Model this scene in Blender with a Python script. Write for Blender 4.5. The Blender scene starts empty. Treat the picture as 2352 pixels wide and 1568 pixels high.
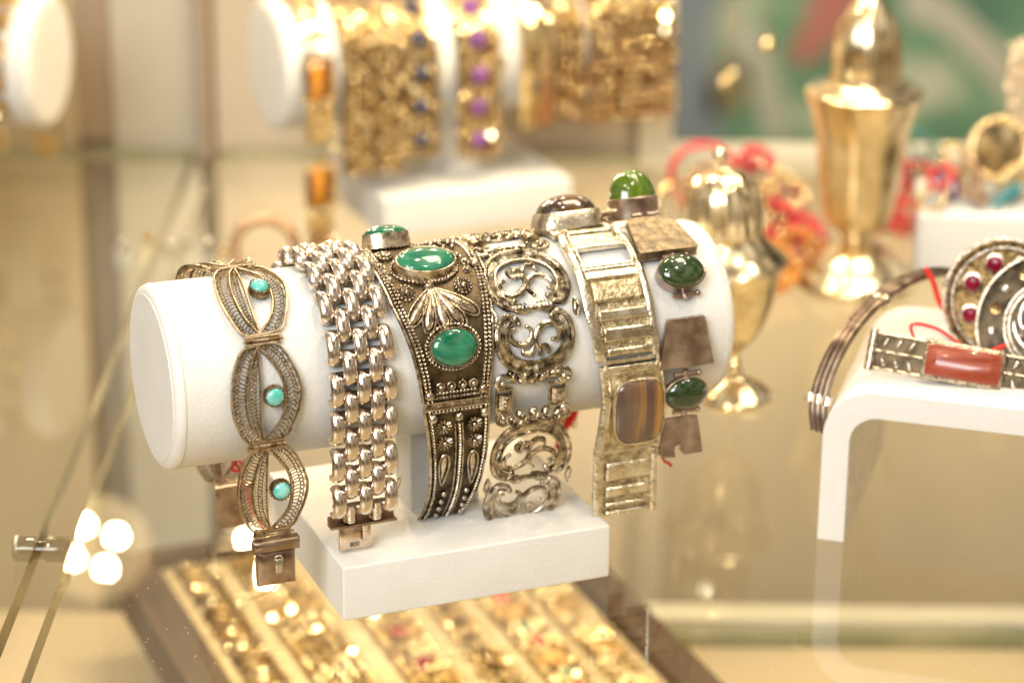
import bpy, bmesh, math, random
from mathutils import Vector, Matrix
random.seed(7)
PI = math.pi
CM = 0.01
scene = bpy.context.scene
COL = scene.collection

# ------------------------------------------------------------------ camera
PITCH, ROLL = 0.362, 0.0093
CAM = (0.0, -79.139, 38.938)
cam_data = bpy.data.cameras.new("camera")
cam = bpy.data.objects.new("camera", cam_data)
COL.objects.link(cam)
fw = Vector((0, math.cos(PITCH), -math.sin(PITCH)))
up = Vector((0, math.sin(PITCH), math.cos(PITCH)))
rt = Vector((1, 0, 0))
r2 = math.cos(ROLL) * rt + math.sin(ROLL) * up
u2 = -math.sin(ROLL) * rt + math.cos(ROLL) * up
M = Matrix((r2, u2, -fw)).transposed().to_4x4()
M.translation = Vector(CAM) * CM
cam.matrix_world = M
cam_data.sensor_width = 36
cam_data.lens = 6120.43 / 2352 * 36
cam_data.clip_start = 0.02
cam_data.clip_end = 30
cam_data.dof.use_dof = True
cam_data.dof.focus_distance = 0.850
cam_data.dof.aperture_fstop = 6.2
scene.camera = cam

# ------------------------------------------------------------------ world
world = bpy.data.worlds.new("World")
scene.world = world
world.use_nodes = True
wn = world.node_tree
wn.nodes.clear()
w_out = wn.nodes.new("ShaderNodeOutputWorld")
w_bg = wn.nodes.new("ShaderNodeBackground")
w_tc = wn.nodes.new("ShaderNodeTexCoord")
w_sep = wn.nodes.new("ShaderNodeSeparateXYZ")
w_map = wn.nodes.new("ShaderNodeMapRange")
w_ramp = wn.nodes.new("ShaderNodeValToRGB")
w_noise = wn.nodes.new("ShaderNodeTexNoise")
w_mix = wn.nodes.new("ShaderNodeMix")
w_nr = wn.nodes.new("ShaderNodeValToRGB")
w_noise.inputs["Scale"].default_value = 2.6
w_noise.inputs["Detail"].default_value = 1.5
w_map.inputs["From Min"].default_value = -1
w_map.inputs["From Max"].default_value = 1
cr = w_ramp.color_ramp
cr.elements[0].position = 0.0
cr.elements[0].color = (0.16, 0.11, 0.07, 1)
cr.elements[1].position = 1.0
cr.elements[1].color = (0.95, 0.88, 0.76, 1)
for pos, c in ((0.42, (0.30, 0.21, 0.12, 1)), (0.55, (0.46, 0.37, 0.26, 1)), (0.7, (0.64, 0.56, 0.44, 1))):
    e = cr.elements.new(pos)
    e.color = c
nr = w_nr.color_ramp
nr.elements[0].position = 0.40
nr.elements[0].color = (0.10, 0.085, 0.07, 1)
nr.elements[1].position = 0.60
nr.elements[1].color = (2.0, 1.95, 1.85, 1)
w_mix.data_type = 'RGBA'
w_mix.blend_type = 'MULTIPLY'
w_mix.inputs[0].default_value = 1.0
L = wn.links.new
L(w_tc.outputs["Generated"], w_sep.inputs[0])
L(w_tc.outputs["Generated"], w_noise.inputs["Vector"])
L(w_sep.outputs["Z"], w_map.inputs["Value"])
L(w_map.outputs[0], w_ramp.inputs[0])
L(w_noise.outputs[0], w_nr.inputs[0])
L(w_ramp.outputs[0], w_mix.inputs[6])
L(w_nr.outputs[0], w_mix.inputs[7])
L(w_mix.outputs[2], w_bg.inputs[0])
L(w_bg.outputs[0], w_out.inputs[0])
w_bg.inputs[1].default_value = 0.55


def area(name, loc, aim, size, power, color, shape='DISK', size_y=None):
    d = bpy.data.lights.new(name, 'AREA')
    d.shape = shape
    d.size = size * CM
    if size_y:
        d.size_y = size_y * CM
    d.energy = power
    d.color = color
    o = bpy.data.objects.new(name, d)
    COL.objects.link(o)
    o.location = Vector(loc) * CM
    o.rotation_euler = (Vector(aim) - Vector(loc)).to_track_quat('-Z', 'Y').to_euler()
    return o


# added soft fills: neutral from behind the camera, warm from overhead
area("front_fill_light", (-45, -110, 75), (2, 0, 4), 70, 13.0, (0.93, 0.96, 0.98), 'RECTANGLE', 50)
area("overhead_fill_light", (35, 35, 120), (5, 15, 0), 45, 5.0, (1.0, 0.84, 0.60), 'RECTANGLE', 30)
area("counter_light", (-40, 75, 85), (0, 30, 0), 10, 5.0, (1.0, 0.80, 0.50))
for k_, (x_, y_, z_, p_) in enumerate(((-28, -38, 88, 1.0), (30, -30, 96, 1.0), (4, 22, 100, 1.2), (-12, -75, 105, 0.8), (48, 5, 90, 1.0))):
    area("ceiling_spot", (x_, y_, z_), (2, 8, 3), 3.2, p_, (1.0, 0.85, 0.60))
for k_, (x_, y_, z_) in enumerate(((-4, 29, 31), (2, 31, 33), (11, 33, 30), (17, 24, 30))):
    area("display_spot", (x_, y_, z_), (x_ + 1, 38, 6), 1.6, 0.24, (1.0, 0.80, 0.48))
area("wall_fill_light", (-12, 36, 42), (-12, 52, 10), 50, 0.12, (1.0, 0.88, 0.70), 'RECTANGLE', 6)  # added fill that brightens the back wall
for x_, y_ in ((-13, 4), (-3, 2), (6, 8)):
    area("tray_glint_light", (x_, y_, -1.4), (x_ + 3, 20, -13), 1.2, 0.07, (1.0, 0.82, 0.52))  # small lamps added under the glass so the tray gold glints
area("picture_fill_light", (20, 120, 70), (32, 200, 0), 60, 16.0, (1.0, 0.95, 0.84))  # added fill that brightens the distant picture
area("lower_fill_light", (-4, 14, -1.6), (-4, 20, -16), 34, 0.26, (1.0, 0.80, 0.50), 'RECTANGLE', 14)  # fill added under the glass to brighten tray and lower shelf
area("lower_wall_fill", (15, 44, -3), (15, 52, -18), 60, 0.60, (1.0, 0.79, 0.48), 'RECTANGLE', 3)  # added fill that lifts the wall below the shelf

scene.view_settings.view_transform = 'Standard'
scene.view_settings.look = 'None'
scene.view_settings.exposure = 0.27
scene.view_settings.gamma = 1.0
scene.view_settings.use_curve_mapping = False
scene.cycles.use_denoising = True
scene.cycles.sample_clamp_indirect = 6.0
scene.cycles.max_bounces = 10
scene.cycles.transparent_max_bounces = 24
scene.cycles.caustics_reflective = False
scene.cycles.caustics_refractive = False
scene.cycles.blur_glossy = 0.3


# ------------------------------------------------------------------ materials
def new_mat(name):
    m = bpy.data.materials.new(name)
    m.use_nodes = True
    m.node_tree.nodes.clear()
    return m, m.node_tree


def mat(name, c1, c2=None, metal=0.0, rough=0.4, rough2=None, nscale=2.0, bump=0.0, bscale=8.0,
        detail=3.0, coat=0.0, sss=0.0, sss_col=None, contrast=(0.35, 0.65), stretch=None, spec=0.5, ior=1.5):
    """Principled material; nscale / bscale are in features per centimetre."""
    m, nt = new_mat(name)
    out = nt.nodes.new("ShaderNodeOutputMaterial")
    b = nt.nodes.new("ShaderNodeBsdfPrincipled")
    nt.links.new(b.outputs[0], out.inputs[0])
    tc = nt.nodes.new("ShaderNodeTexCoord")
    mp = nt.nodes.new("ShaderNodeMapping")
    nt.links.new(tc.outputs["Object"], mp.inputs[0])
    if stretch:
        mp.inputs["Scale"].default_value = stretch
    if c2 is not None or rough2 is not None:
        n = nt.nodes.new("ShaderNodeTexNoise")
        n.inputs["Scale"].default_value = nscale * 100
        n.inputs["Detail"].default_value = detail
        nt.links.new(mp.outputs[0], n.inputs["Vector"])
        if c2 is not None:
            r = nt.nodes.new("ShaderNodeValToRGB")
            r.color_ramp.elements[0].position = contrast[0]
            r.color_ramp.elements[1].position = contrast[1]
            r.color_ramp.elements[0].color = (*c1, 1)
            r.color_ramp.elements[1].color = (*c2, 1)
            nt.links.new(n.outputs[0], r.inputs[0])
            nt.links.new(r.outputs[0], b.inputs["Base Color"])
        else:
            b.inputs["Base Color"].default_value = (*c1, 1)
        if rough2 is not None:
            q = nt.nodes.new("ShaderNodeMapRange")
            q.inputs["From Min"].default_value = contrast[0]
            q.inputs["From Max"].default_value = contrast[1]
            q.inputs["To Min"].default_value = rough
            q.inputs["To Max"].default_value = rough2
            nt.links.new(n.outputs[0], q.inputs[0])
            nt.links.new(q.outputs[0], b.inputs["Roughness"])
    if c2 is None:
        b.inputs["Base Color"].default_value = (*c1, 1)
    if rough2 is None:
        b.inputs["Roughness"].default_value = rough
    b.inputs["Metallic"].default_value = metal
    b.inputs["Coat Weight"].default_value = coat
    b.inputs["Coat Roughness"].default_value = 0.03
    b.inputs["Specular IOR Level"].default_value = spec
    b.inputs["IOR"].default_value = ior
    if sss:
        b.inputs["Subsurface Weight"].default_value = sss
        b.inputs["Subsurface Radius"].default_value = sss_col or (1, 1, 1)
        b.inputs["Subsurface Scale"].default_value = 0.004
    if bump:
        n2 = nt.nodes.new("ShaderNodeTexNoise")
        n2.inputs["Scale"].default_value = bscale * 100
        n2.inputs["Detail"].default_value = 3
        nt.links.new(mp.outputs[0], n2.inputs["Vector"])
        bp = nt.nodes.new("ShaderNodeBump")
        bp.inputs["Strength"].default_value = bump
        bp.inputs["Distance"].default_value = 0.0006
        nt.links.new(n2.outputs[0], bp.inputs["Height"])
        nt.links.new(bp.outputs[0], b.inputs["Normal"])
    return m


def emit(name, col, strength):
    m, nt = new_mat(name)
    out = nt.nodes.new("ShaderNodeOutputMaterial")
    e = nt.nodes.new("ShaderNodeEmission")
    e.inputs[0].default_value = (*col, 1)
    e.inputs[1].default_value = strength
    nt.links.new(e.outputs[0], out.inputs[0])
    return m


LEATHER = mat("white_leather", (0.80, 0.78, 0.74), (0.84, 0.82, 0.785), rough=0.5, nscale=0.6, bump=0.35, bscale=9)
SEAM = mat("cream_seam", (0.72, 0.67, 0.56), rough=0.6)
ACRYL = mat("white_acrylic", (0.83, 0.82, 0.80), rough=0.22, rough2=0.3, nscale=0.5)
FILI = mat("filigree_silver", (0.38, 0.28, 0.17), (0.66, 0.53, 0.37), metal=1, rough=0.26, rough2=0.42, nscale=4, bump=0.25, bscale=20)
FILI_D = mat("dull_filigree_silver", (0.16, 0.11, 0.06), (0.38, 0.28, 0.16), metal=1, rough=0.38, nscale=6, bump=0.5, bscale=25)
TARN = mat("tarnished_silver", (0.26, 0.18, 0.13), (0.50, 0.38, 0.29), metal=1, rough=0.22, rough2=0.45, nscale=1.6, bump=0.1, bscale=6)
LINK = mat("polished_silver", (0.66, 0.56, 0.47), (0.86, 0.77, 0.68), metal=1, rough=0.16, rough2=0.30, nscale=2.0, bump=0.35, bscale=3.2)
PINS = mat("worn_silver", (0.40, 0.32, 0.25), metal=1, rough=0.4)
OXID = mat("oxidised_silver", (0.03, 0.024, 0.017), (0.17, 0.125, 0.075), metal=1, rough=0.34, rough2=0.5, nscale=1.7, bump=0.3, bscale=14)
ANTIQ = mat("antique_silver", (0.34, 0.265, 0.185), (0.74, 0.64, 0.50), metal=1, rough=0.2, rough2=0.34, nscale=5, bump=0.2, bscale=12)
SCROLL = mat("scrollwork_silver", (0.17, 0.135, 0.09), (0.72, 0.62, 0.47), metal=1, rough=0.14, rough2=0.28, nscale=3.5, bump=0.3, bscale=9)
SCROLL_M = mat("dark_scroll_silver", (0.07, 0.06, 0.045), (0.42, 0.36, 0.27), metal=1, rough=0.3, nscale=4, bump=0.8, bscale=12)  # darker silver for the flat of each crescent
SCROLL_D = mat("blackened_silver", (0.03, 0.027, 0.022), (0.14, 0.12, 0.09), metal=1, rough=0.35, nscale=5, bump=0.4, bscale=16)
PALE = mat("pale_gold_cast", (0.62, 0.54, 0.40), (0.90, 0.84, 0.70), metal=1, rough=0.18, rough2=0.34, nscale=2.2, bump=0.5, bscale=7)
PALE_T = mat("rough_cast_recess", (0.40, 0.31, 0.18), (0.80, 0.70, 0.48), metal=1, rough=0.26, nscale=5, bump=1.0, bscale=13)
BLUSH = mat("mottled_brown_silver", (0.36, 0.27, 0.23), (0.62, 0.50, 0.42), metal=1, rough=0.28, rough2=0.45, nscale=1.5, detail=5, bump=0.12, bscale=8)
ROUGHG = mat("hammered_bronze", (0.17, 0.14, 0.105), (0.40, 0.31, 0.20), metal=1, rough=0.46, nscale=3.5, detail=5, bump=0.9, bscale=8)
GOLD = mat("gilded_silver", (0.62, 0.44, 0.20), (0.95, 0.80, 0.50), metal=1, rough=0.10, rough2=0.2, nscale=1.5)
GOLD_D = mat("aged_gold", (0.45, 0.28, 0.10), (0.72, 0.50, 0.22), metal=1, rough=0.3, nscale=4, bump=0.4, bscale=8)
VESSEL = mat("gleaming_silver_gilt", (0.80, 0.63, 0.38), (0.96, 0.85, 0.62), metal=1, rough=0.12, rough2=0.24, nscale=1.2, bump=0.08, bscale=2.0)
COPPER = mat("coppery_bangle_metal", (0.45, 0.26, 0.15), (0.66, 0.45, 0.30), metal=1, rough=0.3, nscale=4, bump=0.4, bscale=8)
TURQ = mat("turquoise_stone", (0.10, 0.52, 0.46), (0.33, 0.74, 0.70), rough=0.2, nscale=1.8, coat=0.6, contrast=(0.4, 0.6))
MALA = mat("green_stone", (0.003, 0.10, 0.048), (0.03, 0.24, 0.13), rough=0.14, nscale=1.1, detail=5, coat=0.9, stretch=(1, 0.6, 1.6))
JADE = mat("dark_jade", (0.014, 0.034, 0.007), (0.034, 0.062, 0.016), rough=0.08, nscale=0.4, coat=1.0, sss=0.1, sss_col=(0.3, 1, 0.1))
JADE_L = mat("backlit_jade", (0.055, 0.12, 0.002), (0.18, 0.25, 0.004), rough=0.08, nscale=0.6, coat=1.0, sss=0.6, sss_col=(0.4, 1.0, 0.05))  # lighter green than the other jade stands in for light shining through
CORAL = mat("coral_stone", (0.27, 0.042, 0.018), (0.38, 0.085, 0.045), rough=0.25, nscale=1.2, coat=0.5, stretch=(0.3, 3, 3))
GARNET = mat("garnet_stone", (0.16, 0.002, 0.015), (0.30, 0.006, 0.03), rough=0.15, nscale=4, coat=0.2, spec=0.3)
AMETH = mat("amethyst_stone", (0.10, 0.015, 0.16), (0.30, 0.06, 0.34), rough=0.08, nscale=3, coat=1.0)
NAVY = mat("navy_stone", (0.01, 0.01, 0.05), rough=0.1, coat=1.0)
THREAD = mat("red_thread", (0.80, 0.03, 0.02), rough=0.7, bump=0.4, bscale=40)
REDB = mat("red_bead_glass", (0.55, 0.015, 0.03), (0.75, 0.06, 0.06), rough=0.15, nscale=2, coat=0.7)
ORNB = mat("amber_bead_glass", (0.72, 0.22, 0.03), (0.85, 0.42, 0.10), rough=0.15, nscale=2, coat=0.7)
TEALB = mat("teal_bead_glass", (0.02, 0.30, 0.36), rough=0.2, coat=0.5)
BACKG = mat("dark_gold_backing", (0.10, 0.055, 0.015), (0.32, 0.20, 0.07), metal=1, rough=0.3, nscale=2)
GLINT = mat("sparkle_flake_gold", (0.95, 0.80, 0.52), metal=1, rough=0.13)  # tiny mirrors added on the gold bracelets to catch light as sparkle
BROWNW = mat("dark_walnut", (0.035, 0.018, 0.009), (0.075, 0.042, 0.022), rough=0.55, nscale=1.0, stretch=(1, 0.1, 1))
CREAM = mat("cream_velvet", (0.48, 0.36, 0.20), (0.58, 0.45, 0.27), rough=0.8, nscale=1.5)
DUST = mat("dust_fleck", (0.85, 0.80, 0.70), rough=0.8)
CHROME = mat("brushed_clamp_metal", (0.60, 0.56, 0.48), metal=1, rough=0.25)


def tiger_mat(name, w=1.0, x0=0.1472, x1=0.1655, dk=1.0):
    m, nt = new_mat(name)
    out = nt.nodes.new("ShaderNodeOutputMaterial")
    b = nt.nodes.new("ShaderNodeBsdfPrincipled")
    tc = nt.nodes.new("ShaderNodeTexCoord")
    mp = nt.nodes.new("ShaderNodeMapping")
    mp.inputs["Scale"].default_value = (100, 6, 6)
    n = nt.nodes.new("ShaderNodeTexNoise")
    n.inputs["Scale"].default_value = 2.6 * w
    n.inputs["Detail"].default_value = 4
    sp = nt.nodes.new("ShaderNodeSeparateXYZ")
    mr = nt.nodes.new("ShaderNodeMapRange")
    mr.inputs["From Min"].default_value = x0
    mr.inputs["From Max"].default_value = x1
    mr.clamp = False
    ad = nt.nodes.new("ShaderNodeMath")
    ad.operation = 'MULTIPLY_ADD'
    ad.inputs[1].default_value = 0.8
    sb_ = nt.nodes.new("ShaderNodeMath")
    sb_.operation = 'SUBTRACT'
    sb_.inputs[1].default_value = 0.42
    r = nt.nodes.new("ShaderNodeValToRGB")
    e0, e1 = r.color_ramp.elements
    e0.position, e0.color = 0.0, (0.10, 0.060, 0.045, 1)
    e1.position, e1.color = 1.0, (0.50, 0.27, 0.05, 1)
    for p, c in ((0.30, (0.14, 0.085, 0.06, 1)), (0.42, (0.30, 0.15, 0.05, 1)), (0.50, (0.12, 0.07, 0.05, 1)),
                 (0.70, (0.11, 0.062, 0.045, 1)), (0.80, (0.42, 0.20, 0.04, 1))):
        e = r.color_ramp.elements.new(p)
        e.color = c
    for e in r.color_ramp.elements:
        e.color = (e.color[0] * dk, e.color[1] * dk * (0.9 if dk < 1 else 1), e.color[2] * dk * (0.6 if dk < 1 else 1), 1)
    nt.links.new(tc.outputs["Object"], mp.inputs[0])
    nt.links.new(mp.outputs[0], n.inputs["Vector"])
    nt.links.new(tc.outputs["Object"], sp.inputs[0])
    nt.links.new(sp.outputs["X"], mr.inputs[0])
    nt.links.new(n.outputs[0], ad.inputs[0])
    nt.links.new(mr.outputs[0], ad.inputs[2])
    nt.links.new(ad.outputs[0], sb_.inputs[0])
    nt.links.new(sb_.outputs[0], r.inputs[0])
    nt.links.new(r.outputs[0], b.inputs["Base Color"])
    nt.links.new(b.outputs[0], out.inputs[0])
    b.inputs["Roughness"].default_value = 0.12
    b.inputs["Coat Weight"].default_value = 1.0
    b.inputs["Coat Roughness"].default_value = 0.03
    return m


TIGER = tiger_mat("tiger_eye_stone", 0.75)
TIGER_T = tiger_mat("dark_tiger_eye_stone", 0.6, 0.1375, 0.162, 0.45)


def banded_mat():
    m, nt = new_mat("orange_banded_tiger_eye")
    out = nt.nodes.new("ShaderNodeOutputMaterial")
    b = nt.nodes.new("ShaderNodeBsdfPrincipled")
    tc = nt.nodes.new("ShaderNodeTexCoord")
    sp = nt.nodes.new("ShaderNodeSeparateXYZ")
    mr = nt.nodes.new("ShaderNodeMapRange")
    mr.inputs["From Min"].default_value = 0.0078
    mr.inputs["From Max"].default_value = 0.0202
    r = nt.nodes.new("ShaderNodeValToRGB")
    e0, e1 = r.color_ramp.elements
    e0.position, e0.color = 0.10, (0.05, 0.015, 0.004, 1)
    e1.position, e1.color = 1.0, (0.08, 0.025, 0.006, 1)
    for p, c in ((0.28, (0.70, 0.24, 0.015, 1)), (0.45, (0.85, 0.34, 0.02, 1)), (0.62, (0.10, 0.03, 0.006, 1)), (0.8, (0.30, 0.11, 0.01, 1))):
        e = r.color_ramp.elements.new(p)
        e.color = c
    nt.links.new(tc.outputs["Object"], sp.inputs[0])
    nt.links.new(sp.outputs["X"], mr.inputs[0])
    nt.links.new(mr.outputs[0], r.inputs[0])
    nt.links.new(r.outputs[0], b.inputs["Base Color"])
    nt.links.new(b.outputs[0], out.inputs[0])
    b.inputs["Roughness"].default_value = 0.12
    b.inputs["Coat Weight"].default_value = 0.8
    return m


TIGER_O = banded_mat()


def glass_mat(name, tint, front=True):
    m, nt = new_mat(name)
    out = nt.nodes.new("ShaderNodeOutputMaterial")
    t = nt.nodes.new("ShaderNodeBsdfTransparent")
    t.inputs[0].default_value = (*tint, 1)
    if not front:
        nt.links.new(t.outputs[0], out.inputs[0])
        return m
    g = nt.nodes.new("ShaderNodeBsdfGlossy")
    g.inputs["Roughness"].default_value = 0.0
    g.inputs["Color"].default_value = (1, 0.99, 0.96, 1)
    fr = nt.nodes.new("ShaderNodeFresnel")
    fr.inputs[0].default_value = 1.55
    geo = nt.nodes.new("ShaderNodeNewGeometry")
    inv = nt.nodes.new("ShaderNodeMath")
    inv.operation = 'SUBTRACT'
    inv.inputs[0].default_value = 1.0
    mul = nt.nodes.new("ShaderNodeMath")
    mul.operation = 'MULTIPLY'
    mul2 = nt.nodes.new("ShaderNodeMath")
    mul2.operation = 'MULTIPLY'
    mul2.inputs[1].default_value = 0.9      # both faces of the pane reflect
    mul2.use_clamp = True
    mx = nt.nodes.new("ShaderNodeMixShader")
    nt.links.new(geo.outputs["Backfacing"], inv.inputs[1])
    nt.links.new(fr.outputs[0], mul.inputs[0])
    nt.links.new(inv.outputs[0], mul.inputs[1])
    nt.links.new(mul.outputs[0], mul2.inputs[0])
    nt.links.new(mul2.outputs[0], mx.inputs[0])
    nt.links.new(t.outputs[0], mx.inputs[1])
    nt.links.new(g.outputs[0], mx.inputs[2])
    nt.links.new(mx.outputs[0], out.inputs[0])
    return m


GLASS = glass_mat("clear_shelf_glass", (0.93, 0.94, 0.90))
GLASS_B = glass_mat("shelf_glass_underside", (1, 1, 1), False)
GEDGE = mat("green_glass_edge", (0.16, 0.17, 0.10), (0.30, 0.28, 0.17), rough=0.15, nscale=0.2)
LED = emit("warm_led", (1.0, 0.78, 0.46), 500)
BEAM_SHIELD = mat("matt_bronze_beam_shield", (0.20, 0.14, 0.08), rough=0.6)
HALO = emit("glowing_halo_disc", (1.0, 0.72, 0.36), 3.0)  # lit halo around the LEDs imitated by a weak glow
BULB = emit("small_bulb", (1.0, 0.78, 0.45), 120)


# ------------------------------------------------------------------ mesh helpers (centimetres)
def cat(pts, n=6, closed=False):
    pts = [Vector(p) if len(p) == 3 else Vector((p[0], p[1], 0)) for p in pts]
    out = []
    N = len(pts)
    rng = range(N if closed else N - 1)
    for i in rng:
        if closed:
            p0, p1, p2, p3 = pts[i - 1], pts[i], pts[(i + 1) % N], pts[(i + 2) % N]
        else:
            p1, p2 = pts[i], pts[i + 1]
            p0 = pts[i - 1] if i > 0 else p1 * 2 - p2
            p3 = pts[i + 2] if i + 2 < N else p2 * 2 - p1
        for k in range(n):
            t = k / n
            out.append(0.5 * ((2 * p1) + (-p0 + p2) * t + (2 * p0 - 5 * p1 + 4 * p2 - p3) * t * t + (-p0 + 3 * p1 - 3 * p2 + p3) * t ** 3))
    if not closed:
        out.append(pts[-1].copy())
    return out


class MB:
    def __init__(self):
        self.v, self.f, self.mi = [], [], []

    def add(self, vs, fs, mi=0):
        o = len(self.v)
        self.v += [tuple(x) for x in vs]
        self.f += [tuple(o + i for i in f) for f in fs]
        self.mi += [mi] * len(fs)

    def tube(self, pts, r=0.03, n=6, closed=False, flat=1.0, twist=0.0, mi=0, taper=False, rz=None):
        pts = [Vector(p) if len(p) == 3 else Vector((p[0], p[1], 0)) for p in pts]
        N = len(pts)
        vs, fs = [], []
        prev = None
        for i in range(N):
            if closed:
                d = pts[(i + 1) % N] - pts[i - 1]
            else:
                d = pts[min(i + 1, N - 1)] - pts[max(i - 1, 0)]
            if d.length < 1e-9:
                d = Vector((1, 0, 0))
            d.normalize()
            ref = Vector((0, 0, 1)) if abs(d.z) < 0.9 else Vector((1, 0, 0))
            if prev is not None and abs(d.dot(prev)) < 0.99:
                ref = prev
            s = d.cross(ref).normalized()
            nrm = s.cross(d).normalized()
            prev = nrm if abs(d.z) >= 0.3 else None
            rr = r[i] if isinstance(r, (list, tuple)) else r
            if taper:
                t = i / (N - 1)
                rr *= max(0.25, min(1, 4 * t, 4 * (1 - t)))
            rn = rr if rz is None else rz
            for k in range(n):
                a = 2 * PI * k / n
                c, q = rr * math.cos(a), rn * math.sin(a) * flat
                if twist:
                    ta = twist * i
                    c, q = c * math.cos(ta) - q * math.sin(ta), c * math.sin(ta) + q * math.cos(ta)
                vs.append(pts[i] + s * c + nrm * q)
        rng = N if closed else N - 1
        for i in range(rng):
            j = (i + 1) % N
            for k in range(n):
                l = (k + 1) % n
                fs.append((i * n + k, i * n + l, j * n + l, j * n + k))
        if not closed:
            fs.append(tuple(range(n - 1, -1, -1)))
            fs.append(tuple((N - 1) * n + k for k in range(n)))
        self.add(vs, fs, mi)

    def rope(self, pts, r=0.05, closed=False, mi=0, step=0.028):
        """a twisted pair of wires laid along a path"""
        pts = [Vector(p) if len(p) == 3 else Vector((p[0], p[1], 0)) for p in pts]
        if closed:
            pts = pts + [pts[0]]
        out = []
        for i in range(len(pts) - 1):
            L = (pts[i + 1] - pts[i]).length
            m = max(1, int(L / step))
            for k in range(m):
                out.append(pts[i].lerp(pts[i + 1], k / m))
        out.append(pts[-1])
        self.tube(out, r, 6, False, 0.42, 0.75, mi)

    def ring(self, c, R, r, n=14, m=5, mi=0, ry=None):
        c = Vector(c)
        self.tube([c + Vector((R * math.cos(2 * PI * k / n), (ry or R) * math.sin(2 * PI * k / n), 0)) for k in range(n)], r, m, True, mi=mi)

    def lathe(self, prof, c=(0, 0, 0), n=24, sx=1.0, sy=1.0, power=1.0, flute=None, cap=True, mi=0, spin=0.0):
        """prof: (radius, z) from bottom to top"""
        vs, fs = [], []
        m = len(prof)
        for j, (r, z) in enumerate(prof):
            for k in range(n):
                a = 2 * PI * k / n + spin
                ca, sa = math.cos(a), math.sin(a)
                if power != 1.0:
                    ca, sa = math.copysign(abs(ca) ** power, ca), math.copysign(abs(sa) ** power, sa)
                rr = r * (flute(a, z, r) if flute else 1)
                vs.append((c[0] + rr * ca * sx, c[1] + rr * sa * sy, c[2] + z))
        for j in range(m - 1):
            for k in range(n):
                l = (k + 1) % n
                fs.append((j * n + k, j * n + l, (j + 1) * n + l, (j + 1) * n + k))
        if cap:
            fs.append(tuple(range(n - 1, -1, -1)))
            fs.append(tuple((m - 1) * n + k for k in range(n)))
        self.add(vs, fs, mi)

    def dome(self, c, rx, ry, h, n=20, m=6, power=1.0, mi=0, base=0.0, pz=0.5):
        prof = [(1.0, -base)] if base else []
        for j in range(m):
            t = j / m
            prof.append((math.cos(t * PI / 2), h * math.sin(t * PI / 2) ** (2 * pz)))
        prof.append((0.02, h))
        self.lathe(prof, c, n, rx, ry, power, mi=mi)

    def ball(self, c, r, n=10, m=6, mi=0, sz=1.0):
        self.lathe([(max(0.01, math.sin(PI * j / m)) * r, -math.cos(PI * j / m) * r * sz) for j in range(m + 1)], c, n, mi=mi)

    def facet(self, c, r, tilt=0.55, mi=0):
        """thin hexagonal flake with a random tilt"""
        a, t = random.uniform(0, 2 * PI), random.uniform(0, tilt)
        N = Vector((math.sin(t) * math.cos(a), math.sin(t) * math.sin(a), math.cos(t)))
        X = N.cross(Vector((0.3, 1, 0.1))).normalized()
        Y = N.cross(X)
        C_ = Vector(c)
        vs = [C_ + (X * math.cos(k * PI / 3) + Y * math.sin(k * PI / 3)) * r + N * z for z in (0, -0.04) for k in range(6)]
        self.add(vs, [(0, 1, 2, 3, 4, 5), (11, 10, 9, 8, 7, 6)] + [(k, 6 + k, 6 + (k + 1) % 6, (k + 1) % 6) for k in range(6)], mi)

    def box(self, x0, x1, y0, y1, z0, z1, ny=1, nx=1, ch=0.0, mi=0):
        """slab with chamfered top edges, cut along y (and x) so that it can be bent"""
        ys = [y0] + ([y0 + ch] if ch else []) + [y0 + (y1 - y0) * k / ny for k in range(1, ny)] + ([y1 - ch] if ch else []) + [y1]
        xs = [x0] + ([x0 + ch] if ch else []) + [x0 + (x1 - x0) * k / nx for k in range(1, nx)] + ([x1 - ch] if ch else []) + [x1]
        A, B = len(xs), len(ys)
        vs, fs = [], []
        for y in ys:
            for x in xs:
                edge = ch and (x in (x0, x1) or y in (y0, y1))
                vs.append((x, y, z1 - (ch if edge else 0)))
        for y in ys:
            for x in xs:
                vs.append((x, y, z0))
        o = A * B
        for j in range(B - 1):
            for i in range(A - 1):
                a = j * A + i
                fs.append((a, a + 1, a + A + 1, a + A))
                fs.append((o + a, o + a + A, o + a + A + 1, o + a + 1))
        for i in range(A - 1):
            fs.append((i, o + i, o + i + 1, i + 1))
            q = (B - 1) * A + i
            fs.append((q, q + 1, o + q + 1, o + q))
        for j in range(B - 1):
            q = j * A
            fs.append((q, q + A, o + q + A, o + q))
            q = j * A + A - 1
            fs.append((q, o + q, o + q + A, q + A))
        self.add(vs, fs, mi)

    def slab(self, fl, fr, u0, u1, nu, ns, z0, z1, crown=0.0, mi=0):
        vs, fs = [], []
        A = ns + 1
        for z in (1, 0):
            for j in range(nu + 1):
                u = u0 + (u1 - u0) * j / nu
                l, r = fl(u), fr(u)
                for i in range(A):
                    t = i / ns
                    vs.append((l + (r - l) * t, u, (z1 + crown * (1 - (2 * t - 1) ** 2)) if z else z0))
        o = A * (nu + 1)
        for j in range(nu):
            for i in range(ns):
                a = j * A + i
                fs.append((a, a + 1, a + A + 1, a + A))
                fs.append((o + a, o + a + A, o + a + A + 1, o + a + 1))
            q = j * A
            fs.append((q, q + A, o + q + A, o + q))
            q += ns
            fs.append((q, o + q, o + q + A, q + A))
        for i in range(ns):
            fs.append((i, o + i, o + i + 1, i + 1))
            q = nu * A + i
            fs.append((q, q + 1, o + q + 1, o + q))
        self.add(vs, fs, mi)

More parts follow.
